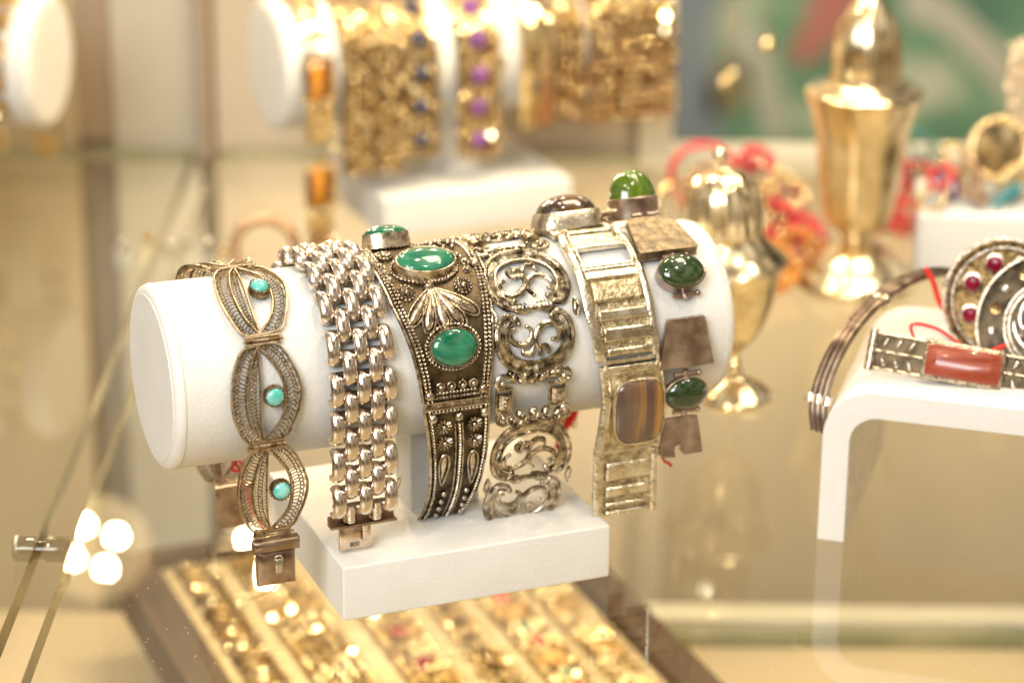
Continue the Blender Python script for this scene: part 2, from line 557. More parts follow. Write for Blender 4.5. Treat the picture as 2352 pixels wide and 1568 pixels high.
    def blob(self, outline, z0, h, rings=4, mi=0, wall=0.0):
        """domed island from a closed outline"""
        P = [Vector((p[0], p[1], 0)) for p in outline]
        c = sum(P, Vector()) / len(P)
        n = len(P)
        vs, fs = [], []
        if wall:
            for p in P:
                vs.append((p.x, p.y, z0 - wall))
        for j in range(rings):
            t = j / rings
            k = math.cos(t * PI / 2)
            for p in P:
                q = c + (p - c) * k
                vs.append((q.x, q.y, z0 + h * math.sin(t * PI / 2)))
        R = rings + (1 if wall else 0)
        for j in range(R - 1):
            for k in range(n):
                l = (k + 1) % n
                fs.append((j * n + k, j * n + l, (j + 1) * n + l, (j + 1) * n + k))
        vs.append((c.x, c.y, z0 + h))
        for k in range(n):
            fs.append(((R - 1) * n + k, (R - 1) * n + (k + 1) % n, len(vs) - 1))
        fs.append(tuple(range(n - 1, -1, -1)))
        self.add(vs, fs, mi)

    def build(self, name, mats, parent=None, fn=None, smooth=50, bevel=0.0, loc=None):
        me = bpy.data.meshes.new(name)
        vs = [fn(*v) for v in self.v] if fn else self.v
        me.from_pydata([(x * CM, y * CM, z * CM) for x, y, z in vs], [], self.f)
        if not isinstance(mats, (list, tuple)):
            mats = [mats]
        for m in mats:
            me.materials.append(m)
        for i, p in enumerate(me.polygons):
            p.material_index = self.mi[i]
        bm = bmesh.new()
        bm.from_mesh(me)
        if bevel:
            eds = [e for e in bm.edges if len(e.link_faces) == 2 and e.calc_face_angle(0) > 0.6]
            bmesh.ops.bevel(bm, geom=eds, offset=bevel * CM, segments=3, profile=0.6, affect='EDGES')
        bmesh.ops.recalc_face_normals(bm, faces=bm.faces)
        for f in bm.faces:
            f.smooth = True
        for e in bm.edges:
            if len(e.link_faces) == 2 and e.calc_face_angle(0) > math.radians(smooth):
                e.smooth = False
        bm.to_mesh(me)
        bm.free()
        o = bpy.data.objects.new(name, me)
        COL.objects.link(o)
        if parent:
            o.parent = parent
        if loc is not None:
            o.location = Vector(loc) * CM
        return o


def tag(o, label=None, catg=None, group=None, kind=None):
    if label:
        o["label"] = label
    if catg:
        o["category"] = catg
    if group:
        o["group"] = group
    if kind:
        o["kind"] = kind
    return o


def thing(name, label, catg, loc=(0, 0, 0), rz=0.0, group=None, rot=None):
    o = bpy.data.objects.new(name, None)
    o.empty_display_size = 0.01
    COL.objects.link(o)
    o.location = Vector(loc) * CM
    o.rotation_euler = rot or (0, 0, rz)
    return tag(o, label, catg, group)


def copy_tree(o, parent=None):
    c = o.copy()
    COL.objects.link(c)
    c.parent = parent
    for ch in list(o.children):
        copy_tree(ch, c)
    return c


def lerp_table(tab, col):
    def f(u):
        if u <= tab[0][0]:
            return tab[0][col]
        for a, b in zip(tab, tab[1:]):
            if u <= b[0]:
                t = (u - a[0]) / (b[0] - a[0])
                return a[col] + (b[col] - a[col]) * t
        return tab[-1][col]
    return f


# display frame: local x runs along the roll, local -y faces the viewer
ZC = 7.618


def path(u, Rg, k):
    s = 1.0 if u >= 0 else -1.0
    w = abs(u)
    u0 = Rg * PI / 2
    th = min(w, u0) / Rg
    pb, pz, al = Rg * math.sin(th), Rg * math.cos(th), th
    if w > u0:
        t = w - u0
        if abs(k) < 1e-6:
            pb += math.cos(th) * t
            pz -= math.sin(th) * t
        else:
            al = th + k * t
            pb += (math.sin(al) - math.sin(th)) / k
            pz += (math.cos(al) - math.cos(th)) / k
    return s * pb, pz, s * math.sin(al), math.cos(al)


def bent(Rg=3.1, k=0.0, lift=None):
    def fn(s, u, h):
        pb, pz, nb, nz = path(u, Rg, k)
        if lift:
            h = h + lift(s, u)
        return (s, -(pb + nb * h), ZC + pz + nz * h)
    return fn


def frame_at(s0, u0, Rg=3.1, k=0.0, h0=0.0, rot=0.0):
    """rigid placement (x along roll, y down the bracelet, z outwards)"""
    pb, pz, nb, nz = path(u0, Rg, k)
    cr_, sr_ = math.cos(rot), math.sin(rot)
    O = Vector((s0, -(pb + nb * h0), ZC + pz + nz * h0))
    N = Vector((0, -nb, nz))
    U = Vector((0, -nz, -nb))
    X = Vector((1, 0, 0))
    X2, U2 = X * cr_ + U * sr_, U * cr_ - X * sr_

    def fn(x, y, z):
        q = O + X2 * x + U2 * y + N * z
        return (q.x, q.y, q.z)
    return fn


PSI = 0.3838
D1 = (-11.495, 0.0, 0.0)


# ------------------------------------------------------------------ structure: shelf, walls
def struct(name, mb, m, **k):
    return tag(mb.build(name, m, smooth=30, **k), kind='structure')


WALL = mat("beige_wall_paint", (0.46, 0.39, 0.29), (0.51, 0.44, 0.33), rough=0.7, nscale=0.02)
WALL_P = mat("pinkish_panel", (0.56, 0.47, 0.36), rough=0.65)
WALL_G = mat("greyish_panel", (0.54, 0.49, 0.39), rough=0.6)
WALL_Y = mat("ochre_panel", (0.54, 0.43, 0.27), rough=0.6)
WALL_D = mat("brown_panel", (0.38, 0.28, 0.20), rough=0.6)
FRAME = mat("pale_frame_paint", (0.66, 0.60, 0.48), rough=0.5)
FLOOR = mat("lower_shelf_laminate", (0.50, 0.39, 0.25), (0.58, 0.46, 0.30), rough=0.55, nscale=0.03)

b = MB(); b.box(-60, 7.5, 54, 56, -45, 60); b.box(7.5, 60, 54, 56, -45, -0.9)
struct("back_wall", b, WALL)
b = MB(); b.box(-60, 60, -60, 54, -46.5, -45)
struct("lower_floor", b, FLOOR)

# glass shelf the displays stand on
gs = thing("glass_shelf", "clear glass shelf with dark green edge carrying the white bracelet displays", "glass shelf", (-15.0, -50, -0.8))


def pane(name, x0, x1, y0, y1, z0, z1, parent, off):
    b = MB()
    vs = [(x0, y0, z0), (x1, y0, z0), (x1, y1, z0), (x0, y1, z0), (x0, y0, z1), (x1, y0, z1), (x1, y1, z1), (x0, y1, z1)]
    vs = [(x - off[0], y - off[1], z - off[2]) for x, y, z in vs]
    b.add(vs, [(4, 5, 6, 7)], 0)
    b.add(vs, [(0, 3, 2, 1)], 1)
    b.add(vs, [(0, 1, 5, 4), (1, 2, 6, 5), (2, 3, 7, 6), (3, 0, 4, 7)], 2)
    me = bpy.data.meshes.new(name)
    me.from_pydata([(x * CM, y * CM, z * CM) for x, y, z in b.v], [], b.f)
    for m in (GLASS, GLASS_B, GEDGE):
        me.materials.append(m)
    for i, p in enumerate(me.polygons):
        p.material_index = b.mi[i]
    o = bpy.data.objects.new(name, me)
    COL.objects.link(o)
    o.parent = parent
    return o


pane("glass_pane", -15.0, 60, -50, 51, -0.8, 0, gs, (-15.0, -50, -0.8))
gs2 = thing("glass_shelf", "second glass shelf left of the narrow gap beside the big display", "glass shelf", (-60, -50, -0.8))
pane("glass_pane", -60, -16.25, -50, 51, -0.8, 0, gs2, (-60, -50, -0.8))
for g in (gs, gs2):
    pass

# ------------------------------------------------------------------ white roll displays
def make_display(label, loc, rz, group):
    root = thing("bracelet_display", label, "bracelet display", loc, rz, group)
    L = 19.31
    R = 3.0

    def lay(x, y, z):      # lathe axis z -> roll axis x
        return (z, -x, ZC + y)
    b = MB()
    prof = [(R - 0.30, 0.0), (R - 0.16, 0.02), (R - 0.05, 0.09), (R, 0.22), (R + 0.012, 0.30), (R - 0.004, 0.34)]
    prof += [(R, 0.4 + (L - 0.8) * k / 10) for k in range(11)]
    prof += [(R - 0.004, L - 0.34), (R + 0.012, L - 0.30), (R, L - 0.22), (R - 0.05, L - 0.09), (R - 0.16, L - 0.02), (R - 0.30, L)]
    b.lathe(prof, n=96, cap=True)
    b.build("roll", LEATHER, root, lay)
    for z in (0.31, L - 0.31):
        b = MB()
        b.tube([(math.cos(2 * PI * k / 96) * (R + 0.005), math.sin(2 * PI * k / 96) * (R + 0.005), z) for k in range(96)], 0.022, 6, True)
        b.build("seam", SEAM, root, lay)
    for z, sg in ((0, 1), (L, -1)):
        b = MB()
        b.lathe([(R - 0.28, z + sg * 0.02), (R - 0.3, z - sg * 0.03), (R - 0.6, z - sg * 0.045), (0.02, z - sg * 0.055)], n=72)
        b.build("end_cap", LEATHER, root, lay)
    b = MB()
    b.box(8.53, 11.0, -0.6, 0.9, 1.85, ZC - R + 0.08)
    b.build("post", LEATHER, root, bevel=0.08)
    b = MB()
    b.box(4.97, 14.33, -4.10, 4.10, 0.0, 1.88, ny=1)
    b.build("base", LEATHER, root, bevel=0.07)
    return root


disp = make_display("large white leather bracelet roll on a box base, in front of the others", D1, PSI, "white bracelet displays")
disp2 = copy_tree(disp)
disp2.location = Vector((-11.3, 38.8, 0)) * CM
disp2.rotation_euler = (0, 0, 0.40)
disp2["label"] = "blurred white bracelet roll covered in gold bracelets behind the front display"
for ch in disp2.children:
    if ch.name.startswith(("base", "post")):
        ch.location.x = -0.008
disp3 = copy_tree(disp)
disp3.location = Vector((-21.15, 39.0, 0)) * CM
disp3.rotation_euler = (0, 0, PI - 0.19)
disp3["label"] = "blurred white bracelet roll cut off by the left edge, its round end facing right"


# ------------------------------------------------------------------ bracelet 1: turquoise filigree
root = thing("filigree_bracelet", "openwork filigree bracelet with three round turquoise stones, nearest the roll's left end", "bracelet", D1, PSI)


def fpx(cx, u0, wid, ln):
    """panel pixel design (1010 x 1350 box) -> bracelet coordinates"""
    def f(x, y):
        return (cx + (x - 925) / 1010 * wid, u0 + (y - 90) / 1350 * ln)
    return f


def curve_at(pts, t):
    n = len(pts) - 1
    x = t * n
    i = min(int(x), n - 1)
    return pts[i].lerp(pts[i + 1], x - i)


def filigree(cx, u0, wid, ln, fn, stone=True, lean=0.0):
    g = fpx(cx, u0, wid, ln)

    def C(pts, n=6, z=0.06):
        return [Vector((p.x + lean * (p.y - u0), p.y, z)) for p in cat([g(*q) for q in pts], n)]
    left = C([(850, 100), (640, 140), (540, 280), (470, 440), (430, 650), (420, 850), (450, 1050), (530, 1270), (640, 1430), (850, 1440)])
    right = C([(850, 100), (1090, 80), (1220, 190), (1320, 380), (1390, 560), (1430, 760), (1390, 1000), (1300, 1220), (1180, 1400), (850, 1440)])
    la = C([(860, 110), (740, 330), (650, 640), (640, 900), (700, 1180), (855, 1425)])
    lb = C([(870, 110), (850, 400), (835, 700), (830, 1000), (845, 1250), (870, 1425)])
    lc = C([(880, 110), (1020, 320), (1130, 500), (1190, 720), (1180, 980), (1090, 1200), (880, 1425)])
    b = MB()
    for c, r in ((left, 0.042), (right, 0.042), (la, 0.036), (lb, 0.03), (lc, 0.036)):
        b.tube(c, r, 6, False, rz=0.085)
    fr = b.build("panel", FILI, root, fn)
    b = MB()
    for A, B, nn, o in ((left, la, 30, 0.30), (right, lc, 30, 0.34)):
        for i in range(1, nn):
            t = i / nn
            p, q = curve_at(A, t), curve_at(B, min(1, t + 0.02))
            if (p - q).length < 0.12:
                continue
            c = p.lerp(q, o)
            rr = min(0.062, (p - q).length * 0.18)
            b.ring((c.x, c.y, 0.05), rr, 0.023, 9, 4)
            if i % 2:
                c2 = p.lerp(q, o * 0.42)
                b.ring((c2.x, c2.y, 0.04), rr * 0.7, 0.02, 7, 4)
            m1 = p.lerp(q, o + 0.14)
            b.tube([m1, m1.lerp(q, 0.5) + Vector((0, -0.03, 0)), q], 0.021, 4)
        b.rope([(p.lerp(Vector((q.x, q.y, p.z)), 0.12)) for p, q in zip([curve_at(B, i / 40) for i in range(1, 40)], [curve_at(A, i / 40) for i in range(1, 40)])], 0.03)
    for i in range(2, 26):
        t = i / 27
        p, q = curve_at(la, t), curve_at(lb, t)
        c = p.lerp(q, 0.52)
        w = (p - q).length
        b.ring((c.x, c.y, 0.05), min(0.07, w * 0.28), 0.024, 9, 4)
        if w > 0.25:
            b.tube([p, p.lerp(q, 0.3) + Vector((0, -0.05, 0))], 0.015, 4)
            b.tube([q, q.lerp(p, 0.2)], 0.015, 4)
    f2 = b.build("filigree_fill", FILI_D, fr, fn)
    if stone:
        sx, sy = g(1020, 790)
        b = MB()
        b.lathe([(0.34, 0.0), (0.35, 0.06), (0.34, 0.18), (0.33, 0.26), (0.30, 0.27), (0.29, 0.2)], (sx, sy, 0.0), 22, 1, 1)
        for k in range(16):
            a = 2 * PI * k / 16
            b.ball((sx + 0.315 * math.cos(a), sy + 0.315 * math.sin(a), 0.275), 0.038, 6, 4)
        for k in range(20):
            a = 2 * PI * k / 20
            b.ball((sx + 0.35 * math.cos(a), sy + 0.35 * math.sin(a), 0.08), 0.03, 5, 4)
        ff = frame_at(sx, sy, 3.15, 0)
        b.build("bezel", FILI_D, fr, lambda x, y, z: ff(x - sx, y - sy, z))
        b = MB()
        b.dome((sx, sy, 0.24), 0.295, 0.295, 0.17, 20, 6)
        b.build("stone", TURQ, fr, lambda x, y, z: ff(x - sx, y - sy, z))
    return fr


def hinge(s0, s1, u, fn, n=3, r=0.085, h=0.08):
    b = MB()
    w = (s1 - s0) / n
    for i in range(n):
        m = 9
        for k in range(m):
            x = s0 + w * (i + (k + 0.5) / m * 0.96)
            b.tube([(x - w / m * 0.46, u, h), (x, u, h), (x + w / m * 0.46, u, h)], [r * 0.82, r * (1.05 if i != 1 else 1.0), r * 0.82], 8)
    b.tube([(s0 - 0.03, u, h), (s1 + 0.08, u, h)], r * 0.55, 8)
    b.box(s0, s1, u - 0.16, u - 0.09, 0, 0.1, 1, 4)
    b.box(s0, s1, u + 0.09, u + 0.16, 0, 0.1, 1, 4)
    return b.build("hinge", FILI, root, fn)


f1 = bent(3.13, 0)
filigree(3.06, -0.48, 2.22, 3.32, f1, lean=-0.02)
filigree(2.86, 3.16, 2.28, 3.12, f1)
filigree(2.99, 6.50, 2.30, 2.85, f1)
hinge(2.33, 3.52, 3.01, f1)
hinge(2.20, 3.36, 6.39, f1)
hinge(2.30, 3.55, 9.46, f1)
hinge(2.2, 3.65, -0.62, bent(3.13, 0, lambda s, u: 0.05))
f1b = bent(3.13, 0, lambda s, u: 0.30 * math.sin(max(0, min(1, (-0.7 - u) / 3.0)) * PI))
filigree(2.55, -3.85, 2.25, 3.1, f1b, stone=False, lean=0.12)
filigree(2.9, -7.15, 2.25, 3.1, f1, stone=False)
filigree(3.2, -10.35, 2.25, 3.1, f1, stone=False)
b = MB()
b.box(2.85, 4.1, -12.05, -10.5, -0.02, 0.22, 2, 2, ch=0.05)
tag(b.build("clasp_tongue", TARN, root, f1), "plain brown clasp plate hanging at the back")
b = MB()
b.box(2.24, 3.78, 9.62, 10.03, -0.05, 0.32, 2, 2, ch=0.06)
b.build("clasp_bar", TARN, root, f1)
b = MB()
b.box(2.36, 3.62, 10.03, 11.2, -0.02, 0.26, 3, 3, ch=0.05)
cb = b.build("clasp_box", TARN, root, f1)
b = MB()
b.box(2.93, 3.17, 10.28, 10.78, 0.25, 0.34, 1, 1, ch=0.03)
b.ring((3.05, 10.32, 0.27), 0.14, 0.03, 12, 5)
b.build("clasp_slot", CHROME, cb, f1)

# ------------------------------------------------------------------ bracelet 2: brick links
root = thing("link_bracelet", "wide bracelet of plain puffed silver brick links, second from the roll's left end", "bracelet", D1, PSI)
lm = MB()
nt_, np_ = 22, 12
vs, fs = [], []
ru, rh = 0.43, 0.27
for i in range(nt_ + 1):
    t = math.radians(-30 + 240 * i / nt_)
    cy, cz = -math.cos(t) * ru, math.sin(t) * rh
    ny, nz = -math.cos(t) * rh, math.sin(t) * ru
    ln = math.hypot(ny, nz)
    ny, nz = ny / ln, nz / ln
    end = min(1.0, (i + 0.6) / 2.2, (nt_ - i + 0.6) / 2.2)
    for k in range(np_):
        if k < 8:
            ph = PI * k / 7
            x = 0.228 * math.cos(ph) * (0.85 + 0.15 * end)
            o = 0.16 * math.sin(ph) ** 0.85
        else:
            x = -0.212 + (k - 7) * 0.424 / 5
            o = -0.03
        vs.append((x, cy + ny * o, cz + nz * o + 0.16))
for i in range(nt_):
    for k in range(np_):
        l = (k + 1) % np_
        fs.append((i * np_ + k, i * np_ + l, (i + 1) * np_ + l, (i + 1) * np_ + k))
fs.append(tuple(range(np_)))
fs.append(tuple(nt_ * np_ + k for k in range(np_ - 1, -1, -1)))
lm.add(vs, fs)
proto = lm.build("link", LINK, root, smooth=60)
first = True
RL = 3.12
cols = (5.08, 5.52, 5.96, 6.40, 6.84)
pins = MB()
for ci, sc in enumerate(cols):
    off = 8.68 if ci % 2 == 0 else 8.03
    for j in range(14):
        u = off - 1.285 * j
        if u < -8.6:
            continue
        o = proto if first else proto.copy()
        if not first:
            COL.objects.link(o)
            o.parent = root
        first = False
        pb, pz, nb, nz = path(u, RL, 0)
        X = Vector((1, 0, 0)); U = Vector((0, -nz, -nb)); N = Vector((0, -nb, nz))
        jr = random.uniform(-0.035, 0.035)
        # keep a right-handed basis (mesh is symmetric in x)
        mm = Matrix(((-X), U, N)).transposed().to_4x4() @ Matrix.Rotation(jr, 4, 'Z') @ Matrix.Rotation(random.uniform(-0.03, 0.03), 4, 'Y')
        mm.translation = Vector((sc + random.uniform(-.012, .012), -(pb), ZC + pz)) * CM
        o.matrix_local = mm
for j in range(28):
    u = 9.0 - 0.6425 * j
    if u < -9:
        break
    pins.tube([(4.95, u - 0.16, 0.12), (6.97, u - 0.16, 0.12)], 0.07, 6)
    pins.tube([(4.95, u + 0.16, 0.12), (6.97, u + 0.16, 0.12)], 0.07, 6)
pins.build("connecting_pins", PINS, root, bent(RL, 0))
for sc in (5.52, 6.40):
    b = MB()
    b.slab(lambda u, c=sc: c - 0.2, lambda u, c=sc: c + 0.2, 8.85, 9.42, 6, 6, 0.0, 0.2, 0.16)
    b.build("half_link", LINK, root, bent(RL, 0))
b = MB()
b.slab(lambda u: 4.80, lambda u: 7.05, 9.22, 9.52, 3, 10, -0.03, 0.03)
b.slab(lambda u: 4.80, lambda u: 7.05, 9.47, 9.55, 2, 10, -0.05, 0.36)
b.build("end_plate", TARN, root, bent(RL, 0), bevel=0.015)
b = MB()
b.box(5.17, 6.26, 9.56, 10.46, -0.02, 0.07, 2, 2, ch=0.03)
tg = b.build("clasp_tongue", mat("rosy_silver_tongue", (0.66, 0.50, 0.38), (0.80, 0.66, 0.52), metal=1, rough=0.2, rough2=0.35, nscale=2), root, bent(RL, 0))
b = MB()
b.tube([(5.98, 9.5, 0.16), (5.99, 9.75, 0.2), (6.0, 10.2, 0.17)], [0.10, 0.085, 0.07], 8)
b.build("catch_bar", LINK, tg, bent(RL, 0))
txt = bpy.data.curves.new("hallmark_digits", 'FONT')
txt.body = "800"
txt.size = 0.0022
txt.extrude = 0.00006
to = bpy.data.objects.new("hallmark_digits", txt)
COL.objects.link(to)
bpy.context.view_layer.update()
dg = bpy.context.evaluated_depsgraph_get()
tme = bpy.data.meshes.new_from_object(to.evaluated_get(dg))
bpy.data.objects.remove(to)
to = bpy.data.objects.new("hallmark_digits", tme)
tme.materials.clear()
tme.materials.append(OXID)
COL.objects.link(to)
to.parent = tg
pb, pz, nb, nz = path(10.36, RL, 0)
mm = Matrix((Vector((1, 0, 0)), Vector((0, 0, 1)), Vector((0, -1, 0)))).transposed().to_4x4()
mm.translation = Vector((5.52, -(pb + 0.075), ZC + pz)) * CM
to.matrix_local = mm
b = MB()
b.tube(cat([(7.03, 8.9, 0.1), (7.08, 8.5, 0.14), (7.12, 8.25, 0.2), (7.2, 8.12, 0.2), (7.22, 8.3, 0.2), (7.12, 8.55, 0.18)], 5), 0.035, 6)
b.build("safety_hook", LINK, root, bent(RL, 0))

# ------------------------------------------------------------------ bracelet 3: wide cuff with green stones
root = thing("green_stone_cuff", "wide oxidised silver cuff with oval green stones and a petal fan, middle of the roll", "bracelet", D1, PSI)
f3 = bent(3.15, 0.1)
T = [(-5.6, 8.0, 10.2), (-3, 7.35, 10.5), (-0.3, 7.22, 10.82), (.5, 7.17, 10.86), (1.5, 7.22, 10.8), (2.4, 7.32, 10.7), (4.0, 7.72, 10.5), (5.0, 7.93, 10.38), (5.8, 8.06, 10.32)]
fl, fr_ = lerp_table(T, 1), lerp_table(T, 2)
T2 = [(6.05, 8.1, 10.33), (6.85, 8.26, 10.38), (7.9, 8.44, 10.42), (9.0, 8.58, 10.40), (9.75, 8.64, 10.33), (10.6, 8.60, 10.14), (11.1, 8.5, 9.95), (11.8, 8.42, 9.3)]
fl2, fr2 = lerp_table(T2, 1), lerp_table(T2, 2)


def cuff_panel(fl, fr_, u0, u1, ropes=2):
    b = MB()
    b.slab(fl, fr_, u0, u1, 26, 8, -0.02, 0.06)
    pl = b.build("panel", OXID, root, f3)
    N = 30
    us = [u0 + (u1 - u0) * i / N for i in range(N + 1)]
    b = MB()
    b.tube([(fl(u) + 0.01, u, 0.05) for u in us], 0.055, 6)
    b.tube([(fr_(u) - 0.01, u, 0.05) for u in us], 0.055, 6)
    b.build("rim", ANTIQ, pl, f3)
    b = MB()
    for q in range(ropes):
        b.rope([(fl(u) + 0.14 + 0.135 * q, u, 0.11) for u in us], 0.068)
        b.rope([(fr_(u) - 0.14 - 0.135 * q, u, 0.11) for u in us], 0.068)
    for uu in (u0 + 0.12, u1 - 0.12):
        b.rope([(fl(uu) + 0.25 + (fr_(uu) - fl(uu) - 0.5) * i / 8, uu, 0.1) for i in range(9)], 0.06)
    b.build("rope_border", ANTIQ, pl, f3)
    return pl


pA = cuff_panel(fl, fr_, -1.6, 5.78)
pB = cuff_panel(fl2, fr2, 6.05, 11.75, 1)
pC = cuff_panel(lambda u: fl(u), lambda u: fr_(u), -5.6, -1.75)


def cab(parent, s0, u0, rx, ry, fn_args, m, bz=0.30, dome=0.22, power=1.0, bezel_m=ANTIQ, rope=True, h0=0.05, rot=0.0, lip=0.05, n=36):
    ff = frame_at(s0, u0, *fn_args, h0=h0, rot=rot)
    b = MB()
    k = lip
    b.lathe([(1.10, -0.1), (1.08, 0.02), (1.06, bz * 0.5), (1.04, bz - 0.02), (1.02, bz + 0.02), (0.97, bz + 0.02), (0.95, bz - 0.06)], (0, 0, 0), n, rx, ry, power)
    if rope:
        b.rope([((rx + 0.12) * math.copysign(abs(math.cos(a)) ** power, math.cos(a)), (ry + 0.12) * math.copysign(abs(math.sin(a)) ** power, math.sin(a)), 0.04) for a in [2 * PI * i / 40 for i in range(40)]], 0.06, True)
    bz_o = b.build("bezel", bezel_m, parent, ff)
    b = MB()
    b.dome((0, 0, bz - 0.03), rx * 0.965, ry * 0.965, dome, n, 8, power)
    b.build("stone", m, bz_o, ff, smooth=80)
    return bz_o


cab(pA, 8.86, 1.14, 1.0, 0.64, (3.15, 0.1), MALA, 0.38, 0.24)
cab(pA, 9.10, 4.02, 0.80, 0.62, (3.15, 0.1), MALA, 0.24, 0.22)
cab(pA, 8.30, -0.95, 0.76, 0.50, (3.15, 0.1), MALA, 0.36, 0.30, h0=0.22, rope=False)

b = MB()


def ptx(c, a, L, w, n=14):
    """teardrop outline starting at c, pointing along angle a"""
    out = []
    for i in range(n):
        t = 2 * PI * i / n
        x = L * (0.5 - 0.5 * math.cos(t))
        y = w * math.sin(t) * (0.30 + 0.70 * (x / L)) * 0.5
        out.append((c[0] + x * math.cos(a) - y * math.sin(a), c[1] + x * math.sin(a) + y * math.cos(a)))
    return out


apex = (8.73, 2.0)
for tip in ((7.90, 3.05), (8.38, 3.3), (8.97, 3.36), (9.50, 3.22), (9.97, 2.94)):
    a = math.atan2(tip[1] - apex[1], tip[0] - apex[0])
    Ld = math.hypot(tip[1] - apex[1], tip[0] - apex[0])
    c0 = (apex[0] + 0.12 * math.cos(a), apex[1] + 0.12 * math.sin(a))
    b.blob(ptx(c0, a, Ld * 1.02, 0.46), 0.08, 0.16, 4)
    o = ptx((c0[0] - 0.03 * math.cos(a), c0[1] - 0.03 * math.sin(a)), a, Ld * 1.10, 0.62, 18)
    b.tube([(x, y, 0.13) for x, y in o], 0.034, 6, True)
b.dome((apex[0], apex[1] - 0.02, 0.08), 0.20, 0.13, 0.2, 16, 5)
b.build("petal_fan", ANTIQ, pA, f3)

b = MB()
for (x, y), R in (((7.92, 2.1), 0.27), ((9.87, 2.08), 0.27), ((7.78, 0.22), 0.27)):
    for k in range(16):
        a = 2 * PI * k / 13
        b.ball((x + R * math.cos(a), y + R * math.sin(a), 0.12), 0.058, 6, 4)
        b.tube([(x + 0.12 * math.cos(a), y + 0.12 * math.sin(a), 0.1), (x + 0.22 * math.cos(a + .3), y + 0.22 * math.sin(a + .3), 0.14)], 0.025, 4)
    b.ball((x, y, 0.16), 0.09, 8, 6)
for x, y in ((7.47, 0.85), (7.47, 1.19), (7.56, 1.52), (10.12, 0.75), (10.28, 1.08), (10.22, 1.45)):
    b.ball((x, y, 0.13), 0.085, 8, 6)
    b.ring((x, y, 0.08), 0.12, 0.028, 12, 5)
for x, y in ((8.25, 5.52), (10.10, 5.50), (10.56, 1.22), (10.48, -0.5)):
    b.dome((x, y, 0.1), 0.17, 0.17, 0.16, 16, 5)
for x in (8.63, 9.01, 9.39, 9.76):
    b.ball((x, 5.28, 0.13), 0.095, 8, 6)
    b.ring((x, 5.28, 0.09), 0.135, 0.028, 12, 5)
b.rope([(8.5, 5.5, 0.1), (9.9, 5.5, 0.1)], 0.055)
for y in (0.1, -0.3, -0.7):
    for x in (9.6, 9.9, 10.2):
        b.ball((x, y, 0.12), 0.09, 8, 5)
b.build("granulation", ANTIQ, pA, f3)
b = MB()
for i in range(34):
    x = 8.10 + 2.2 * i / 33
    b.tube([(x - 0.028, 5.92, 0.09), (x, 5.92, 0.09), (x + 0.028, 5.92, 0.09)], [0.075, 0.105, 0.075], 8)
b.box(8.08, 10.33, 5.78, 5.83, 0.0, 0.14, 1, 6)
b.box(8.10, 10.34, 6.02, 6.07, 0.0, 0.14, 1, 6)
b.build("hinge", ANTIQ, root, f3)
b = MB()
for x, y in ((8.40, 6.36), (9.30, 6.40), (10.17, 6.36)):
    b.dome((x, y, 0.1), 0.16, 0.16, 0.16, 16, 5)
for x, y in ((8.80, 6.72), (9.86, 6.76), (8.88, 7.36), (9.92, 7.42)):
    for k in range(12):
        a = 2 * PI * k / 12
        b.tube([(x + 0.12 * math.cos(a), y + 0.12 * math.sin(a), 0.09), (x + 0.26 * math.cos(a), y + 0.26 * math.sin(a), 0.11)], 0.035, 5)
    b.ball((x, y, 0.14), 0.085, 8, 6)
for xa, ya, xb, yb in ((8.95, 7.85, 8.98, 9.2), (9.93, 7.85, 10.05, 9.3)):
    a = math.atan2(ya - yb, xa - xb)
    b.tube([(x, y, 0.1) for x, y in ptx((xb, yb), a, math.hypot(xa - xb, ya - yb), 0.5, 20)], 0.034, 6, True)
    b.blob(ptx((xb, yb - 0.15), a, math.hypot(xa - xb, ya - yb) - 0.25, 0.24, 16), 0.07, 0.03, 3)
ridge = [(9.31, 6.65, 0.1), (9.40, 7.4, 0.1), (9.46, 8.1, 0.1), (9.52, 8.9, 0.1), (9.55, 9.6, 0.1), (9.52, 10.4, 0.1), (9.42, 11.2, 0.1)]
b.rope(cat(ridge, 4), 0.075)
for d in (-0.13, 0.13):
    b.tube([(p.x + d, p.y, 0.09) for p in cat(ridge, 4)], 0.03, 6)
for i, y in enumerate((9.62, 10.02, 10.40, 10.78)):
    b.ball((9.12 - 0.02 * i, y, 0.13), 0.10, 8, 6)
    b.ball((9.92, y - 0.02, 0.13), 0.10, 8, 6)
b.dome((9.35, 11.15, 0.1), 0.3, 0.12, 0.16, 14, 5)
b.dome((9.3, 11.5, 0.1), 0.32, 0.12, 0.16, 14, 5)
b.build("granulation", ANTIQ, pB, f3)
b = MB()
b.tube([(8.9, 11.8, -0.1), (9.3, 11.95, -0.1)], 0.12, 10)
b.build("clasp_knuckle", ANTIQ, root, f3)

